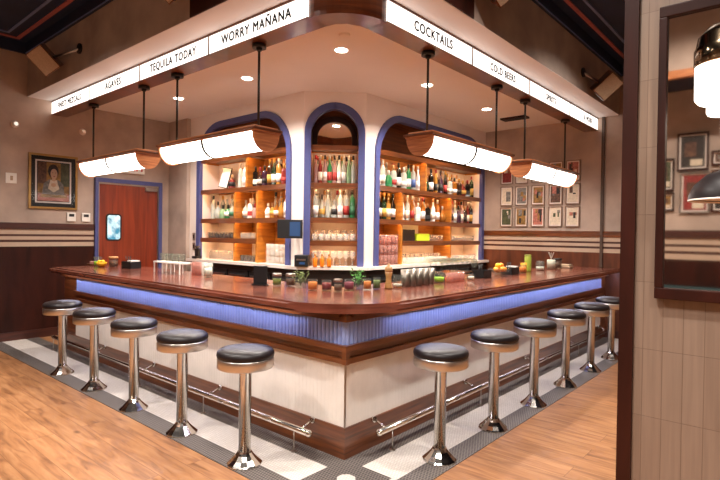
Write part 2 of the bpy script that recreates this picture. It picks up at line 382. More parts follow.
def shelving(nm, F, s0, s1, ztop, rad, boards, parts_div, creamcols, label, mirror=None):
    """boards: [(z, s0, s1)], parts_div: [(s, z0, z1)]"""
    D = .34
    org = F((s0 + s1) / 2, ZC, .1); t = thing('shelving_unit', label, 'shelves', org)
    inv = Vector(org)
    def G(u, v, w_): return Vector(F(u, v, w_)) - inv
    def fbox(b, sa, sb, za, zb, d0, d1, mi=0): prism(b, [(sa, za), (sb, za), (sb, zb), (sa, zb)], d0, d1, mi, G)
    b = bm_new(); fbox(b, s0, s1, ZC, ztop, D, D + .02, 0)
    obj('back_panel', b, M['honey'], t)
    for (sa, sb, za, zb) in creamcols:
        b = bm_new(); fbox(b, sa, sb, za, zb, D - .012, D - .001, 0); obj('back_lining', b, M['cream'], t)
    b = bm_new(); fbox(b, s0, s1, boards[0][0], ztop, D - .012, D - .001); obj('upper_lining', b, M['mwood'], t)
    if nm == 'l': b = bm_new(); fbox(b, s0 + .0005, s0 + .008, ZC, Z4 - .07, .03, D - .013); obj('side_lining', b, M['cream'], t)
    if nm == 'r': b = bm_new(); fbox(b, s1 - .008, s1 - .0005, ZC, Z4 - .07, .03, D - .013); obj('side_lining', b, M['cream'], t)
    for (sa, sb) in ((s0 - .02, s0), (s1, s1 + .02)):
        b = bm_new(); fbox(b, sa, sb, ZC, ztop, .075, D); obj('side_panel', b, M['honey'], t)
    b = bm_new(); fbox(b, s0, s1, ztop, ztop + .02, .09, D + .02); obj('top_panel', b, M['mwood'], t)
    for (z, sa, sb) in boards:
        b = bm_new(); fbox(b, sa, sb, z - .045, z, .01, D - .013); fbox(b, sa, sb, z - .068, z, .0, .012); obj('shelf', b, M['mwood'], t)
        b = bm_new(); fbox(b, sa + .03, sb - .03, z - .0525, z - .0455, .016, .036); obj('light_strip', b, M['led'], t)
    for (s_, za, zb) in parts_div:
        b = bm_new(); fbox(b, s_ - .02, s_ + .02, za, zb, .012, D - .013); obj('divider', b, M['honey'], t)
    return t
# shelf boards (top surfaces)
Z4, Z3, Z2, Z1 = 2.68, 2.19, 1.735, 1.435
shelving('l', FL, -5.015, -2.935, 3.3, 0, [(Z4, -5.015, -2.935), (Z3, -5.015, -2.935), (Z2, -5.015, -2.935), (Z1, -5.015, -3.61)],
         [(-3.85, Z3, Z4 - .06), (-4.13, ZC, Z3 - .06), (-3.6, ZC, Z3 - .06)], [(-5.015, -4.15, ZC, Z3 - .06), (-5.015, -3.87, Z3, Z4 - .06), (-4.11, -3.62, ZC, Z1 - .06)],
         'lit wooden bottle shelves inside the left blue arch')
shelving('m', FC, .10, .717, 3.2, 0, [(Z4, .10, .717), (Z3, .10, .717), (Z2, .10, .717), (Z1, .10, .717)], [], [(.10, .717, ZC, Z4 - .06)],
         'narrow lit bottle shelves inside the middle blue arch')
shelving('r', FR, 2.86, 5.745, 3.27, 0, [(Z4, 2.86, 5.745), (Z3, 2.86, 5.745), (Z2, 2.86, 5.745), (Z1, 3.45, 5.745)],
         [(4.03, Z3, Z4 - .06), (3.43, ZC, Z3 - .06), (4.77, Z1, Z3 - .06), (4.77, ZC, Z1 - .06)], [(4.79, 5.745, Z3, Z4 - .06), (3.45, 4.75, ZC, Z1 - .06), (4.79, 5.745, ZC, Z2 - .06), (3.45, 4.3, Z1, Z2 - .06)],
         'wide lit bottle shelves inside the right blue arch')
# arched mirror at the top of the middle niche
o_ = FC(.4085, Z4, .3); t = thing('arched_mirror', 'small dark framed arched mirror above the top shelf of the middle arch', 'mirror', o_)
G = lambda u, v, w_: Vector(FC(.4085 + u, Z4 + v, .3 + w_)) - Vector(o_)
b = bm_new(); band(b, arch(-.3, .3, .0, .43, .28), arch(-.235, .235, .05, .36, .22), -.03, .01, G); prism(b, [(-.3, 0), (.3, 0), (.3, .05), (-.3, .05)], -.03, .01, 0, G); obj('frame', b, M['dwood'], t)
b = bm_new(); prism(b, arch(-.25, .25, .04, .375, .23), 0, .008, 0, G); obj('mirror_glass', b, M['silver'], t)

# back counter (follows the three faces)
front = [(-5.25, 1.92), (-2.6, 1.92), (-1.94, 2.555), (-1.94, 5.88)]
backl = [(-2.07, 5.88), (-2.07, 2.62), (-2.64, 2.06), (-5.25, 2.06)]
t = thing('back_counter', 'pale marble topped back counter with dark cabinets under the arches', 'counter', (-2.3, 2.2, 0))
og = Vector((-2.3, 2.2, 0)); sh = lambda u, v, w_: Vector((u, v, w_)) - og
b = bm_new(); prism(b, front + [(-2.42, 5.88), (-2.42, 2.8), (-2.8, 2.42), (-5.25, 2.42)], 1.06, 1.0995, 0, sh); obj('worktop', b, M['marble'], t)
b = bm_new(); fr2 = [(-5.2, 1.98), (-2.63, 1.98), (-2.0, 2.58), (-2.0, 5.88)]; prism(b, fr2 + [(-2.4, 5.88), (-2.4, 2.8), (-2.8, 2.4), (-5.2, 2.4)], .02, 1.06, 0, sh); obj('cabinet', b, M['dark'], t)
for k in range(5):
    x0 = -5.15 + k * .5; b = bm_new(); box(b, x0, x0 + .47, 1.955, 1.98, .12, .98, bev=.005); me = mesh('cabinet_door', b, M['black']); d = put('cabinet_door', me, t); d.location = -og
    b = bm_new(); box(b, x0 + .05, x0 + .42, 1.93, 1.95, .9, .92); h = obj('handle', b, M['steel'], d)
for k in range(6):
    y0 = 2.64 + k * .53; b = bm_new(); box(b, -2.0, -1.975, y0, y0 + .5, .12, .98, bev=.005); d = obj('cabinet_door', b, M['black'], t); d.location = -og
    b = bm_new(); box(b, -1.97, -1.95, y0 + .05, y0 + .45, .9, .92); obj('handle', b, M['steel'], d)

# ------------------------------------------------------------------ the bar
bar = thing('bar_counter', 'L shaped wooden bar with glowing blue ribbed band and pale tiled front', 'bar', (0, 0, 0))
LB, RB, LE, RE = 4.56, 5.67, 4.93, 5.88
ZTOP = 1.065
def worktop(z0, z1, ins, mt, nm, bev=0):
    o = .235 - ins; b = bm_new()
    P0, Cn, P2 = Vector((-.33, -o)), Vector((.16 - ins, -.16 + ins)), Vector((o, .33))
    arc = [tuple((1 - t) ** 2 * P0 + 2 * t * (1 - t) * Cn + t * t * P2) for t in [k / 14 for k in range(15)]]
    pts = [(-LE + .15, -o)] + arc + [(o, RE), (-.7, RE), (-.7, .7), (-LE + .15, .7)]
    prism(b, pts, z0, z1)
    if bev:
        es = [e for e in b.edges if abs(e.verts[0].co.z - e.verts[1].co.z) < 1e-5]
        bmesh.ops.bevel(b, geom=es, offset=bev, segments=3, affect='EDGES')
    return obj(nm, b, mt, bar)
worktop(1.0, ZTOP, 0, M['top'], 'worktop', .018)
b = bm_new()
for run, e in ((LR, LE), (RR, RE)): rbox(b, run, 0 if run is LR else 0, e, 0, .045, .94, 1.0)
box(b, 0, .045, -.045, 0, .94, 1.0); rbox(b, LR, 0, LE, .045, .07, .975, 1.0); rbox(b, RR, 0, RE, .045, .07, .975, 1.0); obj('top_moulding', b, M['mwood'], bar)
# carcass behind the facing
b = bm_new(); rbox(b, LR, .06, LE - .02, -.6, -.06, .0, 1.0); rbox(b, RR, .06, RE, -.6, -.06, .0, 1.0); obj('carcass', b, M['dark'], bar)
def ribbed(run, length, nm):
    b = bm_new(); p = .038; n = int(length / p); g = .005; h_ = (p - g) / 2
    rbox(b, run, 0, length, -.06, -.006, .778, .94)
    for k in range(n):
        pts = [(k * p + g / 2 + h_ - h_ * math.cos(PI * q / 6), -.006 + .019 * math.sin(PI * q / 6)) for q in range(7)]
        fs = prism(b, pts, .778, .94, 0, lambda u, v, w_: (*run(u, v), w_))
    return obj(nm, b, M['bluerib'], bar)
ribbed(LR, LB, 'ribbed_panel'); ribbed(RR, RB, 'ribbed_panel')
for run, e, n in ((LR, LB, 4), (RR, RB, 5)):
    b = bm_new()
    for z0, z1, o1 in ((.735, .778, .035), (.688, .738, .008), (.651, .69, .03)): rbox(b, run, 0, e, -.06, o1, z0, z1, 0, .004)
    obj('trim_rail', b, M['mwood'], bar)
    b = bm_new(); p = .038; k = 0
    rbox(b, run, 0.004, e, -.06, -.003, .216, .651, 0)
    while k * p < e - .01:
        rbox(b, run, k * p + .0007, min(e, (k + 1) * p - .0007), -.01, .0, .216, .651, 0); k += 1
    obj('tile_panel', b, M['fronttile'] if 'fronttile' in M else M.setdefault('fronttile', plain('glazed_cream_tile', '#efe8df', .18, var=.05, scale=6)), bar)
    b = bm_new(); rbox(b, run, 0, e if run is RR else LE, -.06, .012, 0.004, .216); obj('plinth', b, M['mwood'], bar)
for x, y in ((0, 0),):
    b = bm_new(); box(b, 0, .012, -.012, 0, .0, .216); obj('plinth_corner', b, M['mwood'], bar)
    b = bm_new(); box(b, -.002, .008, -.008, .002, .216, .651); obj('corner_strip', b, M['steel'], bar)
b = bm_new(); box(b, -.002, .035, -.035, 0.002, .651, .778); obj('trim_corner', b, M['mwood'], bar)
b = bm_new(); box(b, -LE, -LB, -.0, .7, .004, 1.0, bev=.004); obj('end_pillar', b, M['mwood'], bar)
b = bm_new(); box(b, -.7, 0, RB, RE, .004, 1.0, bev=.004); obj('end_pillar', b, M['mwood'], bar)
for run, e in ((LR, LE - .1), (RR, RE - .05)):
    b = bm_new(); rbox(b, run, .42, e, .10, .13, .992, .9995); obj('light_strip', b, M['ledw'], bar)
# foot rails
def rail(run, t0, t1, label):
    org = Vector((*run((t0 + t1) / 2, .14), 0)); t = thing('foot_rail', label, 'foot rail', org)
    Q = lambda tt, o, z: Vector((*run(tt, o), z)) - org
    b = bm_new(); tube(b, Q(t0, .14, .165), Q(t1, .14, .165), .022, 14); ball(b, Q(t0, .14, .165), .026, 2); ball(b, Q(t1, .14, .165), .026, 2); obj('rail', b, M['chrome'], t)
    n = int((t1 - t0) / 1.15) + 1
    for k in range(n):
        tt = t0 + .09 + k * (t1 - t0 - .18) / (n - 1)
        b = bm_new(); tube(b, Q(tt, .14, .165), Q(tt, .02, .205), .009, 8); tube(b, Q(tt, .013, .205), Q(tt, .028, .205), .022, 12); obj('bracket', b, M['chrome'], t)
        b = bm_new(); tube(b, Q(tt + .05, .15, .005), Q(tt + .05, .15, .145), .005, 8); tube(b, Q(tt + .05, .15, .005), Q(tt + .05, .15, .011), .022, 12); obj('floor_post', b, M['steel'], t)
rail(LR, .2, 4.9, 'chrome foot rail along the left side of the bar')
rail(RR, .2, 5.6, 'chrome foot rail along the right side of the bar')

# ------------------------------------------------------------------ bar stools
def make_stool(label, loc):
    t = thing('bar_stool', label, 'stool', loc, group='row of fixed round bar stools')
    b = bm_new(); lathe(b, [(.116, .004), (.116, .012), (.108, .02), (.083, .042), (.06, .066), (.05, .08), (.045, .09)], seg=14, smooth=False); obj('base', b, M['chrome'], t)
    b = bm_new(); lathe(b, [(.041, .08), (.041, .618), (.06, .63), (.1, .645)], seg=24); obj('column', b, M['chrome'], t)
    b = bm_new(); n = 64; prof = [(.18, .645), (.185, .649), (.185, .703), (.181, .712)]
    lathe(b, prof, seg=n)
    for i, v in enumerate(b.verts):
        if .647 < v.co.z < .71 and (i % 2 == 0): v.co.x *= .982; v.co.y *= .982
    obj('seat_band', b, M['band'], t)
    b = bm_new(); lathe(b, [(.176, .71), (.184, .715), (.188, .73), (.184, .748), (.168, .763), (.125, .773), (.06, .777), (.008, .778)], seg=40); obj('seat_cushion', b, M['vinyl'], t)
    return t
LS = [(-.445, -.49), (-1.225, -.49), (-2.01, -.485), (-2.83, -.48), (-3.63, -.48)]
RS = [(.475, .44), (.482, 1.22), (.485, 2.01), (.485, 2.82), (.485, 3.63), (.485, 4.43)]
names_l = ['nearest the corner', 'second from the corner', 'in the middle', 'fourth from the corner', 'furthest from the corner']
names_r = ['nearest the corner', 'second from the corner', 'third from the corner', 'fourth from the corner', 'fifth from the corner', 'furthest from the corner']
st0 = None
for i, (x, y) in enumerate(LS):
    lb = f'chrome bar stool with black seat, left side of bar, {names_l[i]}'
    if st0 is None: st0 = make_stool(lb, (x, y, 0))
    else: dup(st0, (x, y, 0), i * .13, lb)
for i, (x, y) in enumerate(RS): dup(st0, (x, y, 0), i * .17 + .5, f'chrome bar stool with black seat, right side of bar, {names_r[i]}')

# ------------------------------------------------------------------ sign band hung from the soffit
SO = -.158; ZB0 = 3.176                       # face offset (behind the bar front), underside
def Lp(t, o): return LR(t, o)
b = bm_new()
arc = [(-.575 + .417 * math.sin(a), .6 - .442 * math.cos(a)) for a in [k * PI / 2 / 12 for k in range(13)]]
inn = [(-.36, .62), (-.37, .53), (-.42, .43), (-.5, .375), (-.60, .36)]
prism(b, [(-.575, .170), ] + arc[1:-1] + [(-.170, .6)] + inn, ZB0, ZS)
rbox(b, LR, .575, 5.9, -.36, -.170, ZB0, ZS); rbox(b, RR, .6, 5.9, -.36, -.170, ZB0, ZS)
rbox(b, LR, .575, 5.9, -.170, -.152, ZS - .022, ZS); rbox(b, RR, .6, 5.9, -.170, -.152, ZS - .022, ZS)
rbox(b, LR, .575, 5.9, -.170, -.152, ZB0, ZB0 + .008); rbox(b, RR, .6, 5.9, -.170, -.152, ZB0, ZB0 + .008)
struct('trim_sign_box', b, M['mwood'])
def lightsign(run, t0, txt, label, size, shift=0):
    ln = 1.34; org = Vector((*run(t0, SO), ZB0)); t = thing('lit_sign', label, 'sign', org, group='lit signs around the bar soffit')
    Q = lambda a, o, z: Vector((*run(t0 + a, SO + o), ZB0 + z)) - org
    b = bm_new()
    p = [Q(.008, -.012, .009), Q(ln, 0, .175)]
    box(b, min(p[0].x, p[1].x), max(p[0].x, p[1].x), min(p[0].y, p[1].y), max(p[0].y, p[1].y), .009, .175); obj('light_panel', b, M['sign'], t)
    b = bm_new(); p = [Q(ln - .004, -.012, 0), Q(ln + .018, .004, .175)]
    box(b, min(p[0].x, p[1].x), max(p[0].x, p[1].x), min(p[0].y, p[1].y), max(p[0].y, p[1].y), .008, .175); obj('divider_bar', b, M['steel'], t)
    cu = bpy.data.curves.new('lettering', 'FONT'); cu.body = txt; cu.size = size; cu.align_x = 'CENTER'; cu.align_y = 'CENTER'; cu.extrude = .001; cu.space_character = 1.14; cu.space_word = 1.2
    tmp = bpy.data.objects.new('tmp', cu); col.objects.link(tmp); bpy.context.view_layer.update()
    me = bpy.data.meshes.new_from_object(tmp.evaluated_get(bpy.context.evaluated_depsgraph_get())); bpy.data.objects.remove(tmp)
    if run is LR: rot = Matrix.Rotation(PI / 2, 4, 'X'); sgn = 1
    else: rot = Matrix.Rotation(PI / 2, 4, 'Z') @ Matrix.Rotation(PI / 2, 4, 'X')
    me.transform(Matrix.Translation(Q(ln / 2 + shift, .002, .092)) @ rot @ Matrix.Scale(.9, 4, (1, 0, 0)))
    bb = bmesh.new(); bb.from_mesh(me); vs = list(bb.verts)
    for dx, dz in ((.0035, 0), (-.0035, 0), (0, .003), (0, -.003), (.0025, .002), (-.0025, -.002)):
        g = bmesh.ops.duplicate(bb, geom=list({e for v in vs for e in (v,)}) + list({e for v in vs for e in v.link_edges}) + list({f for v in vs for f in v.link_faces}))
        for v in g['geom']:
            if isinstance(v, bmesh.types.BMVert): v.co += Q(dx, 0, dz) - Q(0, 0, 0)
    bb.to_mesh(me); bb.free()
    me.materials.clear(); me.materials.append(M['ink']); me.name = 'lettering'; put('lettering', me, t)
for k, (tx, sz, shf) in enumerate([('WORRY MAÑANA', .115, 0), ('TEQUILA TODAY', .115, 0), ('AGAVES', .115, 0), ('FINEST MEZCALS', .105, 0)]):
    lightsign(LR, .575 + 1.342 * k, tx, f'glowing white sign lettered {tx} above the left side of the bar', sz, shf)
for k, (tx, sz, shf) in enumerate([('COCKTAILS', .115, 0), ('COLD BEERS', .105, .0), ('SPIRITS', .1, 0), ('& MORE', .1, .1)]):
    lightsign(RR, .6 + 1.355 * k, tx, f'glowing white sign lettered {tx.replace("&", "and")} above the right side of the bar', sz, shf)

# ------------------------------------------------------------------ bar lamps (half-round opal glass under a wooden board, on two rods)
def bar_lamp(label, tc_, run):
    ln = 1.64; hw = .16; zb = 2.405; rods = .68
    t = thing('bar_pendant_lamp', label, 'lamp', (*run(tc_, -.275), 2.2), 0 if run is LR else PI / 2, 'bar lamps hung under the sign band')
    z = lambda v: v - 2.2
    b = bm_new(); box(b, -ln / 2, ln / 2, -hw, hw, z(zb), z(zb + .022), bev=.003); obj('top_board', b, M['mwood'], t); b = bm_new(); box(b, -ln / 2 + .03, ln / 2 - .03, -hw + .03, hw - .03, z(zb + .022), z(zb + .04), bev=.003)
    box(b, -ln / 2 + .01, ln / 2 - .01, -hw + .012, hw - .012, z(zb - .014), z(zb)); obj('board', b, M['lampwood'], t)
    def half(x0, x1, r, mi, b, n=16, mi_s=True):
        pts = [(r * math.cos(PI + k * PI / n), r * 1.14 * math.sin(PI + k * PI / n)) for k in range(n + 1)]
        fs = prism(b, pts, x0, x1, mi, lambda u, v, w_: (w_, u, z(zb - .014) + v))
        for f in fs[2:]: f.smooth = mi_s
    for s_ in (-1, 1):
        b = bm_new(); x = s_ * (ln / 2 - .032); half(x - .01, x + .01, .143, 0, b, 20, False); obj('end_cap', b, M['lampwood'], t)
        b = bm_new(); x0, x1 = sorted((s_ * .008, s_ * (ln / 2 - .044))); half(x0, x1, .13, 0, b); obj('glass_diffuser', b, M['tube'], t)
        b = bm_new(); tube(b, (s_ * rods, 0, z(zb + .04)), (s_ * rods, 0, z(ZB0 - .03)), .011, 10); obj('rod', b, M['blackm'], t)
        b = bm_new(); lathe(b, [(.062, z(ZB0 - .035)), (.062, z(ZB0))], s_ * rods, 0, 0, 18); lathe(b, [(.02, z(ZB0 - .06)), (.03, z(ZB0 - .035))], s_ * rods, 0, 0, 12); obj('ceiling_canopy', b, M['blackm'], t)
    b = bm_new(); half(-.016, .016, .136, 0, b); obj('middle_band', b, M['blackm'], t)
bar_lamp('long half round glass lamp over the left side of the bar, nearer the corner', 2.0, LR)
bar_lamp('long half round glass lamp over the left side of the bar, further from the corner', 4.08, LR)
bar_lamp('long half round glass lamp over the right side of the bar, nearer the corner', 2.035, RR)
bar_lamp('long half round glass lamp over the right side of the bar, further from the corner', 4.15, RR)

# ------------------------------------------------------------------ soffit downlights and added room fill lights
def spot(parent, loc, watts, size=2.4, color=(1, .92, .85), blend=.8, rad=.05):
    l = bpy.data.lights.new('downlight_lamp', 'SPOT'); l.energy = watts; l.spot_size = size; l.spot_blend = blend; l.color = color; l.shadow_soft_size = rad
    o = bpy.data.objects.new('downlight_lamp', l); col.objects.link(o); o.parent = parent; o.location = loc; return o
DL = [(-1.235, 1.235, 'nearest the bar corner'), (-2.77, 1.23, 'second along the left side'), (-4.29, 1.21, 'far end of the left side'), (-1.24, 2.79, 'second along the right side'), (-1.24, 4.35, 'far end of the right side')]
def down_proto(label, loc, grp, watts):
    t = thing('ceiling_downlight', label, 'downlight', loc, group=grp)
    b = bm_new(); lathe(b, [(.085, -.004), (.085, 0)], seg=24); obj('trim_ring', b, M['cream'], t)
    b = bm_new(); lathe(b, [(.062, -.007), (.062, -.0045)], seg=24); obj('lens', b, M['can'], t)
    spot(t, (0, 0, -.02), watts); return t
d0 = None
for x, y, lb in DL:
    lb = 'round downlight in the peach soffit, ' + lb
    if d0 is None: d0 = down_proto(lb, (x, y, ZS), 'downlights in the bar soffit', K_DOWN)
    else: dup(d0, (x, y, ZS), 0, lb)
d1 = None  # unseen downlights added to the navy ceiling to brighten floor and room
for x, y, lb in [(1.3, -1.6, 'over the aisle by the near wall'), (-1.0, -1.6, 'over the middle of the floor'), (-3.4, -1.6, 'near the left wall'), (1.3, 1.0, 'beside the right run'), (1.3, 3.4, 'near the back wall'), (3.4, -2.6, 'over the tiled near wall side'), (-1.2, -3.0, 'near the rear wall'), (1.4, -3.0, 'over the rear right of the room')]:
    lb = 'added round fill light in the navy ceiling, ' + lb
    if d1 is None: d1 = down_proto(lb, (x, y, ZT), 'added fill lights in the navy ceiling', K_ROOM_FILL)
    else: dup(d1, (x, y, ZT), 0, lb)

# ------------------------------------------------------------------ left wall: door, picture, switches
b = bm_new()
for q in ((.75, .80, 0, 2.27), (1.77, 1.83, 0, 2.27), (.75, 1.83, 2.27, 2.335)): box(b, W1, W1 + .05, q[0], q[1], q[2], q[3], bev=.004)
o = struct('trim_door_frame', b, M['blue'])
b = bm_new()
for q in ((.80, .815, 0, 2.27), (1.755, 1.77, 0, 2.27), (.815, 1.755, 2.245, 2.27)): box(b, W1 + .001, W1 + .035, q[0], q[1], q[2], q[3])
struct('trim_door_stop', b, M['steel'])
b = bm_new(); box(b, W1 + .002, W1 + .025, .818, 1.752, .01, 2.243); d = struct('door_1', b, M['doorw'])
b = bm_new(); ol = []
def rr(y0, y1, z0, z1, r, n=5):
    p = []
    for (cx_, cz_, a0) in ((y1 - r, z1 - r, 0), (y0 + r, z1 - r, 90), (y0 + r, z0 + r, 180), (y1 - r, z0 + r, 270)):
        for k in range(n + 1): a = math.radians(a0 + 90 * k / n); p.append((cx_ + r * math.cos(a), cz_ + r * math.sin(a)))
    return p
prism(b, rr(.915, 1.155, 1.37, 1.79, .05), W1 + .0251, W1 + .036, 0, lambda u, v, w_: (w_, u, v)); obj('window_gasket', b, M['black'], d)
mt, nt, bs = base('door_window_glass'); n_ = nt.nodes.new('ShaderNodeTexNoise'); n_.inputs['Scale'].default_value = 9; ra = nt.nodes.new('ShaderNodeValToRGB')
ra.color_ramp.elements[0].color = lin('#3f86a8'); ra.color_ramp.elements[1].color = lin('#c9ecf5'); ra.color_ramp.elements[0].position = .35; ra.color_ramp.elements[1].position = .6
tc = nt.nodes.new('ShaderNodeTexCoord'); nt.links.new(tc.outputs['Object'], n_.inputs['Vector']); nt.links.new(n_.outputs['Fac'], ra.inputs['Fac']); nt.links.new(ra.outputs['Color'], bs.inputs['Emission Color']); nt.links.new(ra.outputs['Color'], bs.inputs['Base Color'])
bs.inputs['Emission Strength'].default_value = .3; bs.inputs['Roughness'].default_value = .1
b = bm_new(); prism(b, rr(.937, 1.133, 1.392, 1.768, .035), W1 + .0361, W1 + .039, 0, lambda u, v, w_: (w_, u, v)); obj('lit_pane', b, mt, d)
b = bm_new(); box(b, W1 + .0251, W1 + .075, 1.53, 1.73, 2.18, 2.235, bev=.004); obj('door_closer', b, M['steel'], d)
# exit sign above the door
t = thing('exit_sign', 'small white exit sign with red letters above the kitchen door', 'sign', (W1 + .03, 1.33, 2.545))
b = bm_new(); box(b, -.029, .02, -.19, .19, -.1, .1, bev=.006); obj('housing', b, M['white'], t)
cu = bpy.data.curves.new('lettering', 'FONT'); cu.body = 'EXIT'; cu.size = .19; cu.align_x = 'CENTER'; cu.align_y = 'CENTER'; cu.extrude = .001; cu.offset = .004
tmp = bpy.data.objects.new('tmp', cu); col.objects.link(tmp); bpy.context.view_layer.update()
me = bpy.data.meshes.new_from_object(tmp.evaluated_get(bpy.context.evaluated_depsgraph_get())); bpy.data.objects.remove(tmp)
me.transform(Matrix.Translation((.0215, 0, 0)) @ Matrix.Rotation(PI / 2, 4, 'Z') @ Matrix.Rotation(PI / 2, 4, 'X')); me.materials.clear(); me.materials.append(M['redink']); put('lettering', me, t)

def framed(name, label, axis, pos, u0, u1, z0, z1, fw_, frame, mat_w, matm, picture, cat='picture', group=None, depth=.025, glaze=True):
    """a framed picture on a wall: axis 'x' hangs on a wall facing +x, 'y-' faces -y, 'y+' faces +y"""
    org = {'x': (pos, (u0 + u1) / 2, (z0 + z1) / 2), 'y-': ((u0 + u1) / 2, pos, (z0 + z1) / 2), 'y+': ((u0 + u1) / 2, pos, (z0 + z1) / 2)}[axis]
    t = thing(name, label, cat, org, group=group); hu, hz = (u1 - u0) / 2, (z1 - z0) / 2
    G = {'x': lambda u, v, w_: (w_, u, v), 'y-': lambda u, v, w_: (u, -w_, v), 'y+': lambda u, v, w_: (-u, w_, v)}[axis]
    def rect(b, a0, a1, c0, c1, d0, d1, mi=0): prism(b, [(a0, c0), (a1, c0), (a1, c1), (a0, c1)], d0, d1, mi, G)
    b = bm_new(); rect(b, -hu, hu, -hz, -hz + fw_, 0, depth); rect(b, -hu, hu, hz - fw_, hz, 0, depth); rect(b, -hu, -hu + fw_, -hz + fw_, hz - fw_, 0, depth); rect(b, hu - fw_, hu, -hz + fw_, hz - fw_, 0, depth)
    obj('frame', b, frame, t)
    b = bm_new(); rect(b, -hu + fw_, hu - fw_, -hz + fw_, hz - fw_, .001, .008); obj('mat_board', b, matm, t)
    iu, iz = hu - fw_ - mat_w, hz - fw_ - mat_w; b = bm_new()
    picture(b, lambda a0, a1, c0, c1, d, mi: rect(b, a0 * iu, a1 * iu, c0 * iz, c1 * iz, .008, .0085 + d * .0004, mi), lambda pts, d, mi: prism(b, [(u * iu, v * iz) for u, v in pts], .008, .0085 + d * .0004, mi, G))
    obj('print', b, PICM, t)
    return t
PICM = [plain('print_dark', '#2f2722', .5, var=.3, scale=30), plain('print_skin', '#c9a183', .5, var=.1), plain('print_black', '#17120f', .5), plain('print_cream', '#d8c8b0', .5, var=.15, scale=30),
        plain('print_ochre', '#8f6a35', .5, var=.5, scale=18), plain('print_green', '#4b4f35', .5, var=.4, scale=18), plain('print_red', '#8a2f2a', .5, var=.3, scale=25), plain('print_grey', '#77716b', .5, var=.5, scale=30),
        plain('print_brown', '#5e4030', .5, var=.6, scale=30), plain('print_rose', '#b06a5a', .5, var=.4, scale=30)]
def ell(cx_, cy_, rx, ry, n=18): return [(cx_ + rx * math.cos(2 * PI * k / n), cy_ + ry * math.sin(2 * PI * k / n)) for k in range(n)]
def portrait(b, rect, poly):
    rect(-1, 1, -1, 1, 0, 4); rect(-1, -.45, -.1, 1, 1, 8); rect(.45, 1, -.2, 1, 1, 5); rect(-1, 1, -1, -.62, 2, 9)
    poly([(-.75, -.8), (-.62, -.1), (-.3, .12), (.3, .12), (.62, -.1), (.75, -.8)], 3, 7)
    poly([(-.35, -.35), (-.2, .1), (.2, .1), (.38, -.35), (0, -.55)], 4, 3)
    poly(ell(-.02, .56, .34, .36), 5, 2); poly(ell(.02, .42, .22, .27), 6, 1); poly([(-.1, .22), (.12, .22), (.12, .05), (-.1, .05)], 6, 1)
    poly(ell(-.06, .48, .035, .02, 8), 8, 2); poly(ell(.12, .48, .035, .02, 8), 8, 2); poly(ell(.04, .29, .07, .022, 8), 8, 6); poly(ell(.0, -.16, .16, .1), 7, 1)
    rect(-.8, .85, -.82, -.66, 8, 4)
b_ = framed('framed_portrait', 'gold framed portrait of a seated dark haired woman on the left wall', 'x', W1 + .001, -.135, .505, 1.825, 2.605, .03, M['brass'], .085, M['black'], portrait)
b = bm_new(); G = lambda u, v, w_: (w_, u, v)
band(b, [(-.235, -.305), (.235, -.305), (.235, .305), (-.235, .305), (-.235, -.305)], [(-.215, -.285), (.215, -.285), (.215, .285), (-.215, .285), (-.215, -.285)], .008, .012, G)
obj('inner_fillet', b, M['white'], b_)
M['glaze'] = glassy('picture_glass', '#ffffff', .9, .06); M['glaze'].node_tree.nodes['Principled BSDF'].inputs['Base Color'].default_value = (0, 0, 0, 1)
b = bm_new(); box(b, .016, .018, -.288, .288, -.358, .358); obj('glazing', b, M['glaze'], b_)
for nm, y, z, lb in (('thermostat', .425, 1.72, 'white wall thermostat beside the door, left one of the pair'), ('thermostat', .63, 1.72, 'white wall thermostat beside the door, right one nearest the blue frame')):
    t = thing(nm, lb, 'thermostat', (W1, y, z), group='thermostats by the door'); b = bm_new(); box(b, 0, .025, -.06, .06, -.065, .065, bev=.006); obj('housing', b, M['white'], t)
    b = bm_new(); box(b, .0252, .028, -.035, .035, .005, .045); obj('display', b, M['black'], t)
t = thing('wall_switch', 'white switch plate on the left wall, left of the gold framed portrait', 'switch', (W1, -.34, 2.225)); b = bm_new(); box(b, 0, .012, -.065, .065, -.07, .07, bev=.004); obj('plate', b, M['white'], t)
b = bm_new(); box(b, .0121, .02, -.012, .018, -.03, .03); obj('toggle', b, M['bone'], t)
for y, z, lb in ((-.3, 2.965, 'small round sprinkler cap high on the left wall, above the white switch'), (.575, 2.995, 'small round sprinkler cap high on the left wall, under the farthest sign')):
    t = thing('sprinkler_head', lb, 'sprinkler', (W1, y, z), group='sprinkler caps on the left wall'); b = bm_new(); mt_ = Matrix.Rotation(PI / 2, 3, 'Y'); lathe(b, [(.05, 0), (.05, .01), (.03, .02)], seg=20, mat=mt_); obj('escutcheon', b, M['cream'], t)
    b = bm_new(); lathe(b, [(.012, .02), (.012, .05), (.026, .055), (.026, .06)], seg=12, mat=mt_); obj('nozzle', b, M['chrome'], t)
for z, lb in ((1.45, 'upper metal outlet plate on the pale strip left of the back bar'), (1.29, 'lower metal outlet plate on the pale strip left of the back bar')):
    t = thing('outlet_plate', lb, 'outlet', (-5.2, 2.03, z)); b = bm_new(); box(b, -.035, .035, -.008, 0, -.06, .06, bev=.003); obj('plate', b, M['steel'], t); b = bm_new(); box(b, -.014, .014, -.011, -.0081, -.03, .03); obj('sockets', b, M['dark'], t)
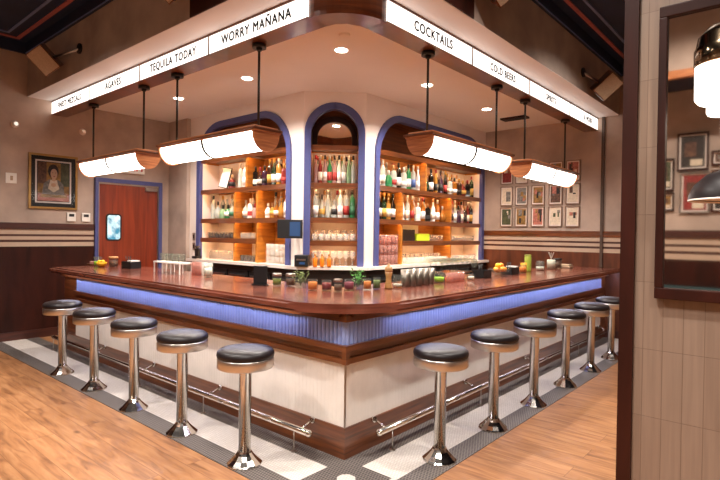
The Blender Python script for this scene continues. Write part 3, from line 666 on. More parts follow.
# ------------------------------------------------------------------ photo grid on the back wall
colw, rowz = [-1.745, -1.475, -1.19, -.9, -.625], [2.42, 2.05, 1.69]
rown = ['top', 'middle', 'bottom']; coln = ['leftmost', 'second from left', 'centre', 'fourth from left', 'rightmost']
pal = [[6, 3, 8, 4, 9], [3, 7, 4, 8, 3], [5, 4, 9, 3, 3]]
desc = [['red and black', 'pale', 'brown', 'ochre', 'rose'], ['grey', 'grey brown', 'ochre', 'brown', 'cream'], ['green and cream', 'ochre', 'rose', 'two tone cream', 'brown and cream']]
def pic(i, j):
    rs = random.Random(i * 10 + j)
    def f(b, rect, poly):
        rect(-1, 1, -1, 1, 0, pal[i][j])
        for k in range(5):
            a, c = rs.uniform(-.8, .5), rs.uniform(-.8, .5); rect(a, min(1, a + rs.uniform(.3, .8)), c, min(1, c + rs.uniform(.3, .9)), 1 + k, rs.choice([0, 2, 8, 7, 4, 3, 9] if not (i == 2 and j in (0, 3)) else [3, 5, 7]))
        if (i, j) in ((2, 3), (1, 4)): rect(-1, 1, -1, -.05, 7, 3)
        if (i, j) == (2, 4): rect(-1, 1, .5, 1, 7, 3)
        if (i, j) == (1, 0): rect(-1, .1, -1, 1, 7, 3); rect(-.1, .9, -.7, .6, 8, 7)
    return f
frm = plain('taupe_frame', '#8c7462', .4, var=.05)
for i in range(3):
    for j in range(5):
        framed('framed_photo', f'small {desc[i][j]} framed photo, {coln[j]} of {rown[i]} row on back wall', 'y-', W2 - .001, colw[j], colw[j] + .225, rowz[i], rowz[i] + .33, .014, frm, .018, M['cream'], pic(i, j), group='grid of framed photos on the back wall')

# ------------------------------------------------------------------ speakers on the bulkhead
def speaker(label, c, anchor, roll, tilt_to):
    t = thing('wall_speaker', label, 'speaker', c, group='speakers on the bulkhead')
    n = (Vector(tilt_to) - Vector(c)).normalized(); r_ = n.cross(Vector((0, 0, 1))).normalized() * -1; u_ = n.cross(r_) * -1
    if u_.z < 0: u_ = -u_
    e1 = r_ * math.cos(roll) + u_ * math.sin(roll); e2 = n.cross(e1)
    q = Matrix((e1, e2, n)).transposed()
    def ob(b, x0, x1, y0, y1, z0, z1, bev=0):
        vs = len(b.verts); box(b, x0, x1, y0, y1, z0, z1, bev=bev); b.verts.ensure_lookup_table()
        for v in b.verts[vs:]: v.co = q @ v.co
    b = bm_new(); ob(b, -.15, .15, -.105, .105, -.21, 0); obj('cabinet', b, M['mwood'], t)
    b = bm_new(); ob(b, -.14, .14, -.095, .095, .0005, .014); obj('grille', b, M['bone'], t)
    a = Vector(anchor) - Vector(c); back = q @ Vector((0, 0, -.2))
    b = bm_new(); tube(b, back, a, .016, 10); obj('arm', b, M['steel'], t)
    b = bm_new(); dn = Vector((0, 1, 0)) if abs(anchor[1] + B) < .02 else Vector((-1, 0, 0)); tube(b, a - dn * .02, a, .06, 18); obj('wall_plate', b, M['blackm'], t)
speaker('beige faced speaker angled down from the bulkhead, near the left wall', (-4.45, -.42, 3.5), (-4.08, -B - .001, 3.63), -.86, (1.2, -3.6, .8))
speaker('beige faced speaker angled down from the bulkhead, cut off by the top edge at left', (-1.73, -.40, 3.6), (-1.43, -B - .013, 3.75), -.86, (1.2, -3.6, .8))
speaker('beige faced speaker angled down from the bulkhead, near the back wall', (.40, 4.42, 3.43), (B + .001, 4.2, 3.6), .8, (3.6, -1.2, .8))
speaker('beige faced speaker angled down from the bulkhead, cut off by the top edge at right', (.42, 1.5, 3.62), (B + .013, 1.23, 3.75), .8, (3.6, -1.2, .8))
# ceiling vents
t = thing('ceiling_diffuser', 'dark slotted air diffuser in the soffit near the back wall', 'vent', (-1.15, 5.1, ZS)); b = bm_new(); box(b, -.2, .2, -.09, .09, -.03, -.001); obj('frame', b, M['dwood'], t); b = bm_new()
for k in range(5): box(b, -.18, .18, -.07 + k * .03, -.055 + k * .03, -.036, -.0301)
obj('slats', b, M['black'], t)
t = thing('ceiling_access_panel', 'flush square access panel in the soffit near the left wall', 'panel', (-5.0, 1.26, ZS)); b = bm_new(); box(b, -.25, .25, -.25, .25, -.006, -.0005); obj('panel', b, M['ceil'], t)
t = thing('smoke_detector', 'small round detector in the soffit beside the corner downlight', 'detector', (-.93, .95, ZS)); b = bm_new(); lathe(b, [(.045, -.02), (.055, -.006), (.055, -.0005)], seg=20); obj('housing', b, M['ceil'], t)

# ------------------------------------------------------------------ bottles
def tint(nm, c, kind):
    k = 'bt_' + nm
    if k not in M: M[k] = glassy('bottle_' + nm, c, kind, .08)
    return M[k]
BC = {'clear': ('#dfe4da', .55), 'amber': ('#9a5a1c', .12), 'brown': ('#3d2112', .05), 'green': ('#2f7a48', .15), 'dark green': ('#20331f', .05), 'red': ('#84302a', .12), 'pink': ('#c79a92', .4), 'black': ('#15120f', 0), 'frosted': ('#e6ddd2', .05), 'golden': ('#b9833a', .2), 'pale green': ('#9cc094', .4), 'purple': ('#3f2434', .06)}
SHAPES = {'tall': ([(.034, 0), (.036, .01), (.036, .2), (.03, .225), (.013, .25), (.012, .3)], .30), 'square': ([(.042, 0), (.044, .01), (.044, .16), (.038, .18), (.014, .195), (.013, .235)], .235),
          'round': ([(.04, 0), (.055, .03), (.058, .075), (.048, .12), (.016, .155), (.013, .22)], .22), 'slim': ([(.028, 0), (.03, .01), (.03, .19), (.014, .24), (.012, .32)], .32),
          'squat': ([(.05, 0), (.052, .01), (.05, .1), (.03, .125), (.016, .135), (.016, .17)], .17), 'wine': ([(.036, 0), (.037, .01), (.037, .185), (.016, .225), (.0135, .31)], .31)}
LC = {'cream': '#e8dcc8', 'white': '#f2ece4', 'black': '#1c1816', 'red': '#a8302a', 'gold': '#c79a48', 'green': '#2f6a48', 'blue': '#41588f'}
CC = {'black': '#191614', 'gold': '#b88a3c', 'silver': '#b9b4ac', 'red': '#98262a', 'white': '#e6e0d6', 'wood': '#b5834f'}
M['dwood'].node_tree.nodes['Principled BSDF'].inputs['Specular IOR Level'].default_value = .2
for k_, v_ in LC.items(): M['lab_' + k_] = plain('bottle_label_' + k_, v_, .6, var=.12, scale=60)
for k_, v_ in CC.items(): M['cap_' + k_] = plain('bottle_cap_' + k_, v_, .4, var=.05)
meshcache = {}
def bottle(loc, colr, shape, labc, capc, label, group, h=1.0, wf=1.0):
    prof, top = SHAPES[shape]; h = round(min(h * 1.17, .375 / (top + .016)), 3); sg = 4 if shape == 'square' and colr in ('frosted', 'black', 'golden') else 14
    key = ('b', colr, shape, h)
    if key not in meshcache:
        b = bm_new(); lathe(b, [(r * (1.15 if sg == 4 else 1), z * h) for r, z in prof], seg=sg, smooth=sg != 4); meshcache[key] = mesh('bottle', b, tint(colr, *BC[colr]))
    o = put('liquor_bottle', meshcache[key], None, loc, R.uniform(0, 6) if sg != 4 else PI / 4 + .7); tag(o, label, 'bottle', group); o.scale = (wf, wf, 1)
    key = ('c', capc, shape, h)
    if key not in meshcache:
        b = bm_new(); r = prof[-1][0] + .004; lathe(b, [(r, (top - .035) * h), (r, (top + .012) * h), (r * .8, (top + .016) * h)], seg=10); meshcache[key] = mesh('cap', b, M['cap_' + capc])
    put('cap', meshcache[key], o)
    if labc:
        key = ('l', labc, shape, h, sg)
        if key not in meshcache:
            b = bm_new(); r = max(p[0] for p in prof) + .0012; z0 = .035 * h; z1 = (.135 if shape in ('tall', 'wine', 'slim') else .09) * h
            if shape == 'round': r += .0005
            lathe(b, [(r * (1.15 if sg == 4 else 1), z0), (r * (1.15 if sg == 4 else 1), z1)], seg=sg, smooth=sg != 4); meshcache[key] = mesh('label', b, M['lab_' + labc])
        put('label', meshcache[key], o)
    return o
def row_bottles(F, s0, s1, z, specs, place, d, h=1.0):
    """specs: list of (colour, shape, label, cap)"""
    n = len(specs)
    for k, (c, sh_, lb, cp) in enumerate(specs):
        s_ = s0 + (s1 - s0) * (k + .5) / n; p = F(s_ + R.uniform(-.003, .003), z + .0005, d + R.uniform(-.006, .006))
        lt = f'{c} bottle' + (f', {lb} label' if lb else '') + f', {ORD[k]} from left, {place}'
        bottle(p, c, sh_, lb, cp, lt, 'bottles, ' + place, h, min(1.06, .93 * (s1 - s0) / n / (2.3 if sh_ == 'square' else 2) / max(q[0] for q in SHAPES[sh_][0])))
def rs_(n, cols, seed, shapes=('tall', 'square', 'round', 'slim', 'wine')):
    q = random.Random(seed); out = []
    for k in range(n): out.append((q.choice(cols), q.choice(shapes), q.choice([None, 'cream', 'white', 'black', 'red', 'gold', 'cream', 'white']), q.choice(list(CC))))
    return out
dk = ['amber', 'brown', 'golden', 'black', 'red', 'dark green', 'purple', 'amber']
lt_ = ['clear', 'clear', 'frosted', 'pale green', 'pink']
mixd = dk + lt_ + ['green']
FRONT, BACK = .10, .24
SH3, SH2, SH1 = Z3, Z2, Z1
# left arch
row_bottles(FL, -4.2, -3.9, SH3, [('clear', 'tall', None, 'silver'), ('frosted', 'tall', 'white', 'white'), ('clear', 'slim', 'blue', 'black')], 'top left bay of left arch', .14, 1.15)
row_bottles(FL, -3.79, -2.97, SH3, [('black', 'square', 'cream', 'black'), ('brown', 'round', 'cream', 'red'), ('purple', 'square', 'black', 'black'), ('brown', 'tall', 'gold', 'gold'), ('dark green', 'wine', 'cream', 'gold'), ('golden', 'tall', 'white', 'white'), ('red', 'square', 'red', 'gold'), ('amber', 'square', 'cream', 'wood')], 'top right bay of left arch, front row', FRONT)
row_bottles(FL, -3.62, -2.97, SH3, [('red', 'tall', None, 'silver'), ('pink', 'tall', 'cream', 'silver'), ('brown', 'wine', None, 'silver'), ('frosted', 'tall', 'white', 'white'), ('clear', 'slim', 'gold', 'gold'), ('amber', 'tall', 'white', 'wood')], 'top right bay of left arch, back row', BACK, 1.15)
row_bottles(FL, -4.93, -4.16, SH2, [('clear', 'tall', None, 'black'), ('clear', 'round', None, 'black'), ('pale green', 'squat', None, 'black'), ('green', 'squat', 'white', 'black'), ('clear', 'round', 'green', 'silver'), ('dark green', 'round', None, 'black')], 'lower left bay of left arch', .14)
row_bottles(FL, -4.08, -3.64, SH2, [('clear', 'round', 'cream', 'silver'), ('frosted', 'square', 'red', 'white'), ('pink', 'squat', None, 'red'), ('clear', 'wine', 'white', 'silver')], 'lower middle bay of left arch', .14)
row_bottles(FL, -3.55, -2.97, SH2, [('frosted', 'squat', 'white', 'white'), ('golden', 'squat', 'gold', 'wood'), ('amber', 'round', 'cream', 'wood'), ('golden', 'round', None, 'gold'), ('frosted', 'wine', 'white', 'white'), ('dark green', 'wine', 'cream', 'gold')], 'lower right bay of left arch', .14)
# middle arch
row_bottles(FC, .13, .69, SH3, [('pink', 'slim', None, 'red'), ('red', 'slim', 'cream', 'silver'), ('pink', 'slim', 'white', 'black'), ('green', 'slim', 'red', 'silver'), ('pink', 'slim', 'red', 'black'), ('frosted', 'slim', 'white', 'black'), ('clear', 'slim', 'white', 'silver'), ('pale green', 'slim', None, 'white'), ('clear', 'slim', None, 'black')], 'upper shelf of middle arch', .12, 1.12)
row_bottles(FC, .13, .69, SH2, [('clear', 'tall', 'white', 'white'), ('clear', 'round', 'gold', 'black'), ('clear', 'slim', None, 'silver'), ('clear', 'squat', 'black', 'silver'), ('frosted', 'tall', 'white', 'white'), ('clear', 'tall', 'red', 'silver'), ('green', 'tall', 'green', 'black')], 'lower shelf of middle arch', .12, 1.12)
row_bottles(FC, .15, .67, SH3, rs_(8, ['clear', 'frosted', 'clear', 'pale green', 'pink'], 31, ('tall', 'slim', 'wine')), 'upper shelf of middle arch, back row', .24, 1.2)
row_bottles(FC, .15, .67, SH2, rs_(6, ['clear', 'frosted', 'clear'], 33, ('tall', 'slim')), 'lower shelf of middle arch, back row', .24, 1.2)
row_bottles(FL, -4.85, -4.2, SH2, rs_(5, ['clear', 'pale green', 'clear', 'frosted'], 35, ('tall', 'wine')), 'lower left bay of left arch, back row', .25, 1.1)
row_bottles(FL, -4.05, -3.66, SH2, rs_(4, ['clear', 'amber', 'frosted'], 37, ('tall', 'slim')), 'lower middle bay of left arch, back row', .25, 1.15)
row_bottles(FL, -3.52, -2.97, SH2, rs_(5, ['amber', 'clear', 'brown', 'golden'], 39, ('tall', 'slim')), 'lower right bay of left arch, back row', .25, 1.15)
row_bottles(FR, 2.9, 3.38, SH2, rs_(4, ['dark green', 'brown', 'black'], 41, ('wine', 'tall')), 'lower left bay of right arch, back row', .25, 1.1)
row_bottles(FR, 4.85, 5.6, SH2, rs_(6, ['clear', 'frosted', 'brown', 'pink', 'purple'], 43, ('tall', 'slim')), 'lower right bay of right arch, back row', .25, 1.15)
# right arch
row_bottles(FR, 2.9, 4.0, SH3, [('frosted', 'round', 'cream', 'gold'), ('clear', 'tall', 'cream', 'white'), ('green', 'squat', None, 'silver'), ('clear', 'square', 'red', 'wood'), ('black', 'tall', 'white', 'black'), ('clear', 'square', 'white', 'silver'), ('green', 'tall', 'white', 'green' if False else 'black'), ('clear', 'tall', 'blue', 'silver'), ('frosted', 'slim', 'white', 'silver')], 'top left bay of right arch, front row', FRONT, 1.1)
row_bottles(FR, 2.95, 3.9, SH3, [('frosted', 'tall', 'white', 'gold'), ('clear', 'tall', 'gold', 'black'), ('clear', 'slim', None, 'silver'), ('pale green', 'slim', None, 'red'), ('brown', 'tall', 'cream', 'gold'), ('clear', 'slim', 'red', 'white')], 'top left bay of right arch, back row', BACK, 1.3)
row_bottles(FR, 4.08, 5.65, SH3, rs_(11, ['brown', 'purple', 'red', 'black', 'dark green', 'golden', 'clear', 'amber'], 5), 'top right bay of right arch, front row', FRONT)
row_bottles(FR, 4.1, 5.4, SH3, rs_(8, ['frosted', 'pink', 'clear', 'pale green', 'purple'], 9, ('tall', 'slim')), 'top right bay of right arch, back row', BACK, 1.3)
row_bottles(FR, 2.88, 3.4, SH2, [('dark green', 'wine', 'white', 'red'), ('black', 'wine', 'cream', 'gold'), ('dark green', 'wine', 'gold', 'gold'), ('golden', 'wine', 'cream', 'gold'), ('black', 'wine', 'white', 'black')], 'lower left bay of right arch', .12)
row_bottles(FR, 3.47, 4.7, SH2, rs_(9, ['amber', 'frosted', 'clear', 'golden', 'clear', 'black', 'amber'], 3), 'lower middle bay of right arch, front row', FRONT, .95)
row_bottles(FR, 3.5, 4.4, SH2, rs_(6, ['clear', 'frosted', 'frosted', 'golden'], 11, ('tall', 'slim')), 'lower middle bay of right arch, back row', BACK, 1.2)
row_bottles(FR, 4.83, 5.7, SH2, rs_(8, ['red', 'brown', 'pink', 'black', 'purple', 'golden', 'clear'], 21), 'lower right bay of right arch', .14, 1.0)

# ------------------------------------------------------------------ glassware
GP = {'rocks': [(.036, 0), (.04, .004), (.043, .09), (.040, .09), (.037, .01), (.003, .01)], 'highball': [(.028, 0), (.031, .004), (.034, .14), (.031, .14), (.028, .01), (.003, .01)],
      'coupe': [(.033, 0), (.033, .003), (.005, .008), (.0045, .085), (.02, .095), (.045, .12), (.048, .14), (.045, .14), (.018, .1), (.002, .096)],
      'wine': [(.036, 0), (.036, .003), (.005, .008), (.0045, .09), (.03, .11), (.042, .145), (.034, .2), (.031, .2), (.039, .145), (.028, .115), (.002, .098)]}
def glassmesh(kind, mt='clear'):
    k = ('g', kind, mt)
    if k not in meshcache: b = bm_new(); lathe(b, GP[kind], seg=14); meshcache[k] = mesh(kind + '_glass', b, M[mt])
    return meshcache[k]
def row_glasses(F, s0, s1, z, n, kind, place, d, mt='clear', what='clear', stack=1):
    nm = {'rocks': 'rocks_glass', 'highball': 'highball_glass', 'coupe': 'coupe_glass', 'wine': 'wine_glass'}[kind]; H = {'rocks': .0905, 'highball': .1405, 'coupe': .1405, 'wine': .2005}[kind]
    for k in range(n):
        for j in range(stack):
            p = F(s0 + (s1 - s0) * (k + .5) / n, z + .0005 + j * H, d)
            o = put(nm, glassmesh(kind, mt), None, p); lv = '' if stack == 1 else [' lowest of its stack', ' second of its stack', ' topmost of its stack'][j if stack == 3 else (0 if j == 0 else 2)] + ','
            tag(o, f'{what} {nm.replace("_", " ")},{lv} {ORD[k]} from left, {place}', 'glass', 'glasses, ' + place)
M['smoke'] = glassy('smoked_glass', '#6d6560', .4); M['rose'] = glassy('rose_glass', '#d9a89a', .7)
row_glasses(FL, -4.95, -4.16, Z1, 8, 'rocks', 'small left bay of left arch', .12, 'smoke', 'smoky')
row_glasses(FL, -4.1, -3.64, Z1, 5, 'rocks', 'small middle bay of left arch', .12)
row_glasses(FL, -4.97, -4.16, ZC, 9, 'highball', 'bottom left of left arch', .14)
row_glasses(FL, -4.1, -3.64, ZC, 5, 'rocks', 'bottom middle of left arch', .12, 'smoke', 'smoky')
row_glasses(FL, -3.5, -3.0, ZC, 5, 'rocks', 'bottom right of left arch', .12, 'clear', 'clear', 3)
row_glasses(FC, .12, .70, Z1, 7, 'rocks', 'third shelf of middle arch, front row', .08)
row_glasses(FC, .12, .70, Z1, 6, 'highball', 'third shelf of middle arch, back row', .2)
row_glasses(FC, .12, .70, ZC, 7, 'wine', 'bottom of middle arch, front row', .06)
row_glasses(FC, .12, .70, ZC, 6, 'wine', 'bottom of middle arch, back row', .2)
row_glasses(FR, 2.88, 3.40, ZC, 6, 'highball', 'tall bay of right arch', .06, 'rose', 'pinkish', 3)
row_glasses(FR, 3.47, 4.72, ZC, 12, 'rocks', 'bottom middle of right arch, front row', .05)
row_glasses(FR, 3.47, 4.72, ZC, 10, 'highball', 'bottom middle of right arch, back row', .17)
row_glasses(FR, 4.83, 5.7, ZC, 9, 'rocks', 'bottom right of right arch', .08)
row_glasses(FR, 4.83, 5.7, Z1, 8, 'rocks', 'small right bay of right arch', .12)
row_glasses(FR, 4.28, 4.72, Z1, 4, 'rocks', 'beside the lime green box in the right arch', .14)
# boxes on the right arch shelf, card on the left arch shelf
def bxthing(name, F, s0, s1, z0, z1, d0, d1, mt, label, cat):
    org = F((s0 + s1) / 2, z0, (d0 + d1) / 2); b = bm_new(); prism(b, [(s0, z0), (s1, z0), (s1, z1), (s0, z1)], d0, d1, 0, lambda u, v, w_: Vector(F(u, v, w_)) - Vector(org))
    bmesh.ops.bevel(b, geom=list(b.edges), offset=.006, segments=1, affect='EDGES'); o = obj(name, b, mt, None, loc=org); return tag(o, label, cat)
M['lime'] = plain('lime_green_card', '#b7d42e', .5)
bxthing('storage_tin', FR, 3.5, 3.86, Z1 + .001, Z1 + .17, .08, .26, M['dark'], 'dark storage tin on a low shelf of the right arch', 'tin')
bxthing('green_box', FR, 3.9, 4.24, Z1 + .001, Z1 + .11, .07, .24, M['lime'], 'lime green box on a low shelf of the right arch', 'box')
t = thing('leaning_card', 'white card in thin dark frame leaning in the top left bay of left arch', 'card', FL(-4.62, Z3, .13)); t.rotation_euler = (-.18, .16, 0); t.scale = (1.2, 1.2, 1.2)
b = bm_new(); box(b, -.1, .1, -.006, .006, .025, .30); obj('frame', b, M['dark'], t); b = bm_new(); box(b, -.088, .088, -.009, -.0061, .037, .288); obj('card', b, M['white'], t)
bottle(FL(-4.36, Z3 + .0005, .13), 'red', 'squat', 'black', 'wood', 'small dark red bottle beside the leaning white card in the left arch', 'bottles in the top left bay of the left arch')
# ------------------------------------------------------------------ till screen, printer on the back counter
t = thing('till_screen', 'black point of sale screen with a blue display between the left and middle arches', 'screen', (-2.66, 1.84, 1.46)); rz = .55; t.rotation_euler = (0, 0, rz)
b = bm_new(); box(b, -.165, .165, -.012, .012, 0, .24, bev=.005); obj('bezel', b, M['black'], t)
b = bm_new(); box(b, .0, .14, -.0135, -.0122, .03, .21); obj('display', b, M['screen'], t)
b = bm_new(); tube(b, (0, .013, .1), (.04, .19, .1), .014); tube(b, (.0, .19, .1), (.08, .19, .1), .03); obj('arm', b, M['blackm'], t)
t = thing('receipt_printer', 'small black receipt printer on the back counter under the till screen', 'printer', (-2.58, 1.985, 1.1)); t.rotation_euler = (0, 0, .6)
b = bm_new(); box(b, -.09, .09, -.07, .07, 0.0005, .15, bev=.012); obj('housing', b, M['black'], t); b = bm_new(); box(b, -.06, .06, -.072, -.0702, .08, .1); obj('paper_slot', b, M['steel'], t); b = bm_new(); box(b, -.02, .05, -.074, -.0702, .03, .06); obj('display', b, M['screen'], t)
M['org'] = glassy('orange_bitters', '#e07a1c', .1)
for k, (x, y) in enumerate(((-2.44, 2.08), (-2.375, 2.14), (-2.31, 2.2))):
    key = 'bitters'
    if key not in meshcache: b = bm_new(); lathe(b, [(.026, 0), (.028, .01), (.028, .1), (.012, .125), (.011, .15)], seg=12); meshcache[key] = mesh('bitters_bottle', b, M['org']); b = bm_new(); lathe(b, [(.014, .14), (.014, .17)], seg=10); meshcache['bcap'] = mesh('cap', b, M['cap_wood'])
    o = put('bitters_bottle', meshcache[key], None, (x, y, 1.1)); tag(o, f'small orange bottle, {ORD[k]} from left in front of the middle arch', 'bottle', 'orange bottles by the printer'); put('cap', meshcache['bcap'], o)

# ------------------------------------------------------------------ things on the bar top
ZB = ZTOP + .0006
def jar(name, label, cat, x, y, r, h, fill, glass='clearb', lid=None, rim=.0, fillh=.75, group=None):
    t = thing(name, label, cat, (x, y, ZB), group=group)
    b = bm_new(); lathe(b, [(r * .92, 0), (r, .006), (r, h), (r * .93, h), (r * .9, .008), (.004, .008)], seg=18); obj('glass', b, M[glass], t)
    if fill: b = bm_new(); lathe(b, [(r * .86, .01), (r * .88, h * fillh)], seg=16); obj('contents', b, M[fill], t)
    if lid: b = bm_new(); lathe(b, [(r * 1.04, h + .001), (r * 1.04, h + .022), (r * .9, h + .026)], seg=18); obj('lid', b, M[lid], t)
    return t
M['f_orange'] = plain('orange_slices', '#f08422', .4, var=.2, scale=60); M['f_red'] = plain('cherries', '#8a1c2a', .25, var=.3, scale=80); M['f_brown'] = plain('coffee_beans', '#6a3c20', .4, var=.3, scale=80)
M['f_leaf'] = plain('mint_leaves', '#4f9a3c', .5, var=.3, scale=60); M['f_dleaf'] = plain('herb_leaves', '#6a7a3c', .6, var=.3, scale=60); M['f_yel'] = plain('lemon_skin', '#e6b422', .4, var=.1, scale=60); M['f_lime'] = plain('lime_skin', '#a6da34', .4, var=.1)
M['f_ice'] = plain('crushed_ice', '#ece8e4', .2, var=.08, scale=80); M['f_maroon'] = plain('berry_syrup', '#8f2c4c', .3, var=.2); M['f_olive'] = plain('olives', '#87902c', .4, var=.2); M['tan'] = wood('turned_pale_wood', '#a87a45', '#c79a62', (3, 3, 20)); M['pinkp'] = plain('pink_napkin', '#d8a294', .6); M['yamber'] = glassy('amber_drink', '#d49a35', .15); M['gdrink'] = glassy('green_bottle_glass', '#a8b84a', .15)
def leafy(b, r, h0, h1, n, seed, mi=0):
    q = random.Random(seed)
    for k in range(n):
        a = q.uniform(0, 2 * PI); rad = r * q.uniform(.1, 1); z = q.uniform(h0, h1); c = Vector((rad * math.cos(a), rad * math.sin(a), z)); L_ = q.uniform(.014, .028)
        d = Vector((math.cos(a + q.uniform(-1, 1)), math.sin(a + q.uniform(-1, 1)), q.uniform(-.3, .9))).normalized(); s_ = d.cross(Vector((0, 0, 1))).normalized() * L_ * .42; up = s_.cross(d).normalized() * .002
        p = [c, c + d * L_ * .5 + s_, c + d * L_, c + d * L_ * .5 - s_]; lo = [b.verts.new(v) for v in p]; hi = [b.verts.new(v + up) for v in p]
        b.faces.new(lo[::-1]); b.faces.new(hi)
        for i in range(4): b.faces.new((lo[i], lo[(i + 1) % 4], hi[(i + 1) % 4], hi[i]))
def herb(name, label, x, y, r, h, leaf, hl, seed, n=70):
    t = jar(name, label, 'herbs', x, y, r, h, None); b = bm_new()
    for k in range(7): a = k * .9; tube(b, (0, 0, .012), (r * .6 * math.cos(a), r * .6 * math.sin(a), h + hl * .6), .0018, 5)
    leafy(b, r * 1.35, h * .5, h + hl, n, seed); obj('leaves', b, M[leaf], t); return t
# left run
t = thing('serving_board', 'low dark board with pink napkins at the far left end of the bar', 'tray', (-4.83, .36, ZB)); b = bm_new(); box(b, -.11, .11, -.09, .09, 0, .02, bev=.004); obj('board', b, M['mwood'], t); b = bm_new(); box(b, -.08, .08, -.06, .06, .0205, .05, bev=.004); obj('napkins', b, M['pinkp'], t)
jar('garnish_cup', 'clear cup of green and yellow garnish near the left end of the bar', 'cup', -4.66, .30, .05, .12, 'f_lime', fillh=.5)
t = thing('lemon_bowl', 'small yellow bowl of lemons near the left end of the bar', 'bowl', (-4.42, .25, ZB)); b = bm_new(); lathe(b, [(.03, 0), (.055, .03), (.065, .06), (.06, .06), (.05, .03), (.003, .012)], seg=20); obj('bowl', b, M['f_yel'], t)
for k in range(3): b = bm_new(); ball(b, (.024 * math.cos(k * 2.1), .024 * math.sin(k * 2.1), .07), .024, 2, 0, .85); obj('lemon_half', b, M['f_yel'], t)
jar('garnish_jar', 'dark jar with a brown lid near the left end of the bar', 'jar', -4.27, .33, .055, .11, 'f_brown', lid='cap_wood')
def caddy(label, x, y, rz=0, items=5, wht=True):
    t = thing('bar_caddy', label, 'caddy', (x, y, ZB), rz); b = bm_new(); box(b, -.1, .1, -.07, .07, 0, .012); 
    for q in ((-.1, -.094, -.07, .07), (.094, .1, -.07, .07), (-.1, .1, -.07, -.064), (-.1, .1, .064, .07), (-.003, .003, -.064, .064)): box(b, q[0], q[1], q[2], q[3], .012, .085)
    obj('tray', b, M['black'], t)
    if wht: b = bm_new(); box(b, .01, .09, -.058, .058, .0125, .10); obj('napkins', b, M['white'], t)
    b = bm_new()
    for k in range(items): tube(b, (-.08 + .016 * k, .0, .0125), (-.085 + .018 * k, .02 * (k % 3 - 1), .15), .003, 6)
    obj('straws', b, M['black'], t); return t
caddy('black napkin and straw caddy on the bar in front of the kitchen door', -3.98, .42, .1)
t = thing('drip_rack', 'white wire glass rack on posts on the left side of the bar', 'rack', (-3.0, .42, ZB)); b = bm_new(); box(b, -.28, .28, -.08, .08, .11, .125); 
for x in (-.27, -.09, .09, .27):
    for y in (-.07, .07): box(b, x - .006, x + .006, y - .006, y + .006, 0, .11)
obj('rack', b, M['white'], t)
def rest(name, label, kind, x, y, z=None, mt='clearb', flip=False, grp=None):
    o = put(name, glassmesh(kind, mt), None, (x, y, ZB if z is None else z)); H = {'rocks': .09, 'highball': .14, 'coupe': .14, 'wine': .2}[kind]
    if flip: o.rotation_euler = (PI, 0, 0); o.location.z += H
    return tag(o, label, 'glass', grp)
for k in range(4): rest('rocks_glass', f'empty rocks glass standing on the white rack, {ORD[k]} from left', 'rocks', -3.2 + .13 * k, .42, ZB + .1255, grp='glasses on the white rack')
for k in range(4): rest('highball_glass', f'tall empty glass right of the white rack, {ORD[k]} from left', 'highball', -2.68 + .095 * k, .50, grp='tall glasses beside the white rack', mt='rose' if k < 2 else 'clear')
jar('ice_tumbler', 'clear tumbler full of ice standing alone on the left side of the bar', 'glass', -2.30, .42, .045, .115, 'f_ice', fillh=.8)
t = thing('menu_holder', 'tall black menu holder on the bar left of the herb jar', 'holder', (-1.30, .30, ZB), .4); b = bm_new(); box(b, -.07, .07, -.03, .03, 0, .012); box(b, -.065, .065, -.008, .008, .012, .17, bev=.003); obj('stand', b, M['black'], t)
jar('garnish_jar', 'glass jar of olives right of the black menu holder', 'jar', -1.17, .38, .04, .085, 'f_olive', lid='steel'); jar('garnish_jar', 'glass jar of brown garnish left of the herb jar', 'jar', -1.07, .45, .042, .085, 'f_brown', lid='steel')
herb('herb_jar', 'glass jar of dark leafy herbs on the bar left of the orange jar', -.93, .44, .05, .08, 'f_dleaf', .06, 3)
jar('garnish_jar', 'jar of orange slices between the dark herbs and the cherries', 'jar', -.70, .36, .042, .09, 'f_orange')
jar('garnish_jar', 'jar of dark red cherries near the bar corner', 'jar', -.61, .43, .042, .085, 'f_red'); jar('garnish_jar', 'jar of brown spice near the bar corner', 'jar', -.50, .45, .035, .075, 'f_brown', lid='steel')
jar('garnish_jar', 'jar of maroon berry syrup left of the mint', 'jar', -.50, .58, .044, .09, 'f_maroon')
herb('mint_jar', 'glass jar of bright green mint near the bar corner', -.54, .74, .045, .085, 'f_leaf', .07, 8)
jar('garnish_jar', 'jar of orange peel right of the mint', 'jar', -.42, .72, .035, .095, 'f_orange'); jar('garnish_jar', 'dark green jar between the orange peel and the pepper mill', 'jar', -.40, .82, .034, .1, 'f_dleaf')
t = thing('pepper_mill', 'tall pale wooden mill on the bar beside the steel shakers', 'mill', (-.36, .93, ZB)); b = bm_new(); lathe(b, [(.034, 0), (.036, .01), (.026, .05), (.024, .1), (.032, .13), (.032, .14)], seg=20); obj('body', b, M['tan'], t); b = bm_new(); lathe(b, [(.031, .1405), (.034, .16), (.028, .185), (.012, .195), (.012, .21), (.004, .215)], seg=20); obj('knob', b, M['tan'], t)
jar('mixing_glass', 'clear mixing glass between the wooden mill and the steel shakers', 'glass', -.36, 1.06, .045, .11, 'f_ice', fillh=.3)
for k in range(5):
    key = 'shk'
    if key not in meshcache: b = bm_new(); lathe(b, [(.034, 0), (.036, .004), (.045, .15), (.043, .15), (.034, .01), (.003, .01)], seg=20); meshcache[key] = mesh('shaker_tin', b, plain('dull_shaker_steel', '#8f867b', .34, .9, var=.1))
    o = put('shaker_tin', meshcache[key], None, (-.37, 1.19 + .1 * k, ZB)); tag(o, f'steel shaker tin, {ORD[k]} from left in the row on the right side of the bar', 'shaker', 'row of steel shaker tins')
jar('lime_cup', 'clear cup of lime wedges right of the steel shakers', 'cup', -.36, 1.73, .055, .1, 'f_lime', fillh=.55)
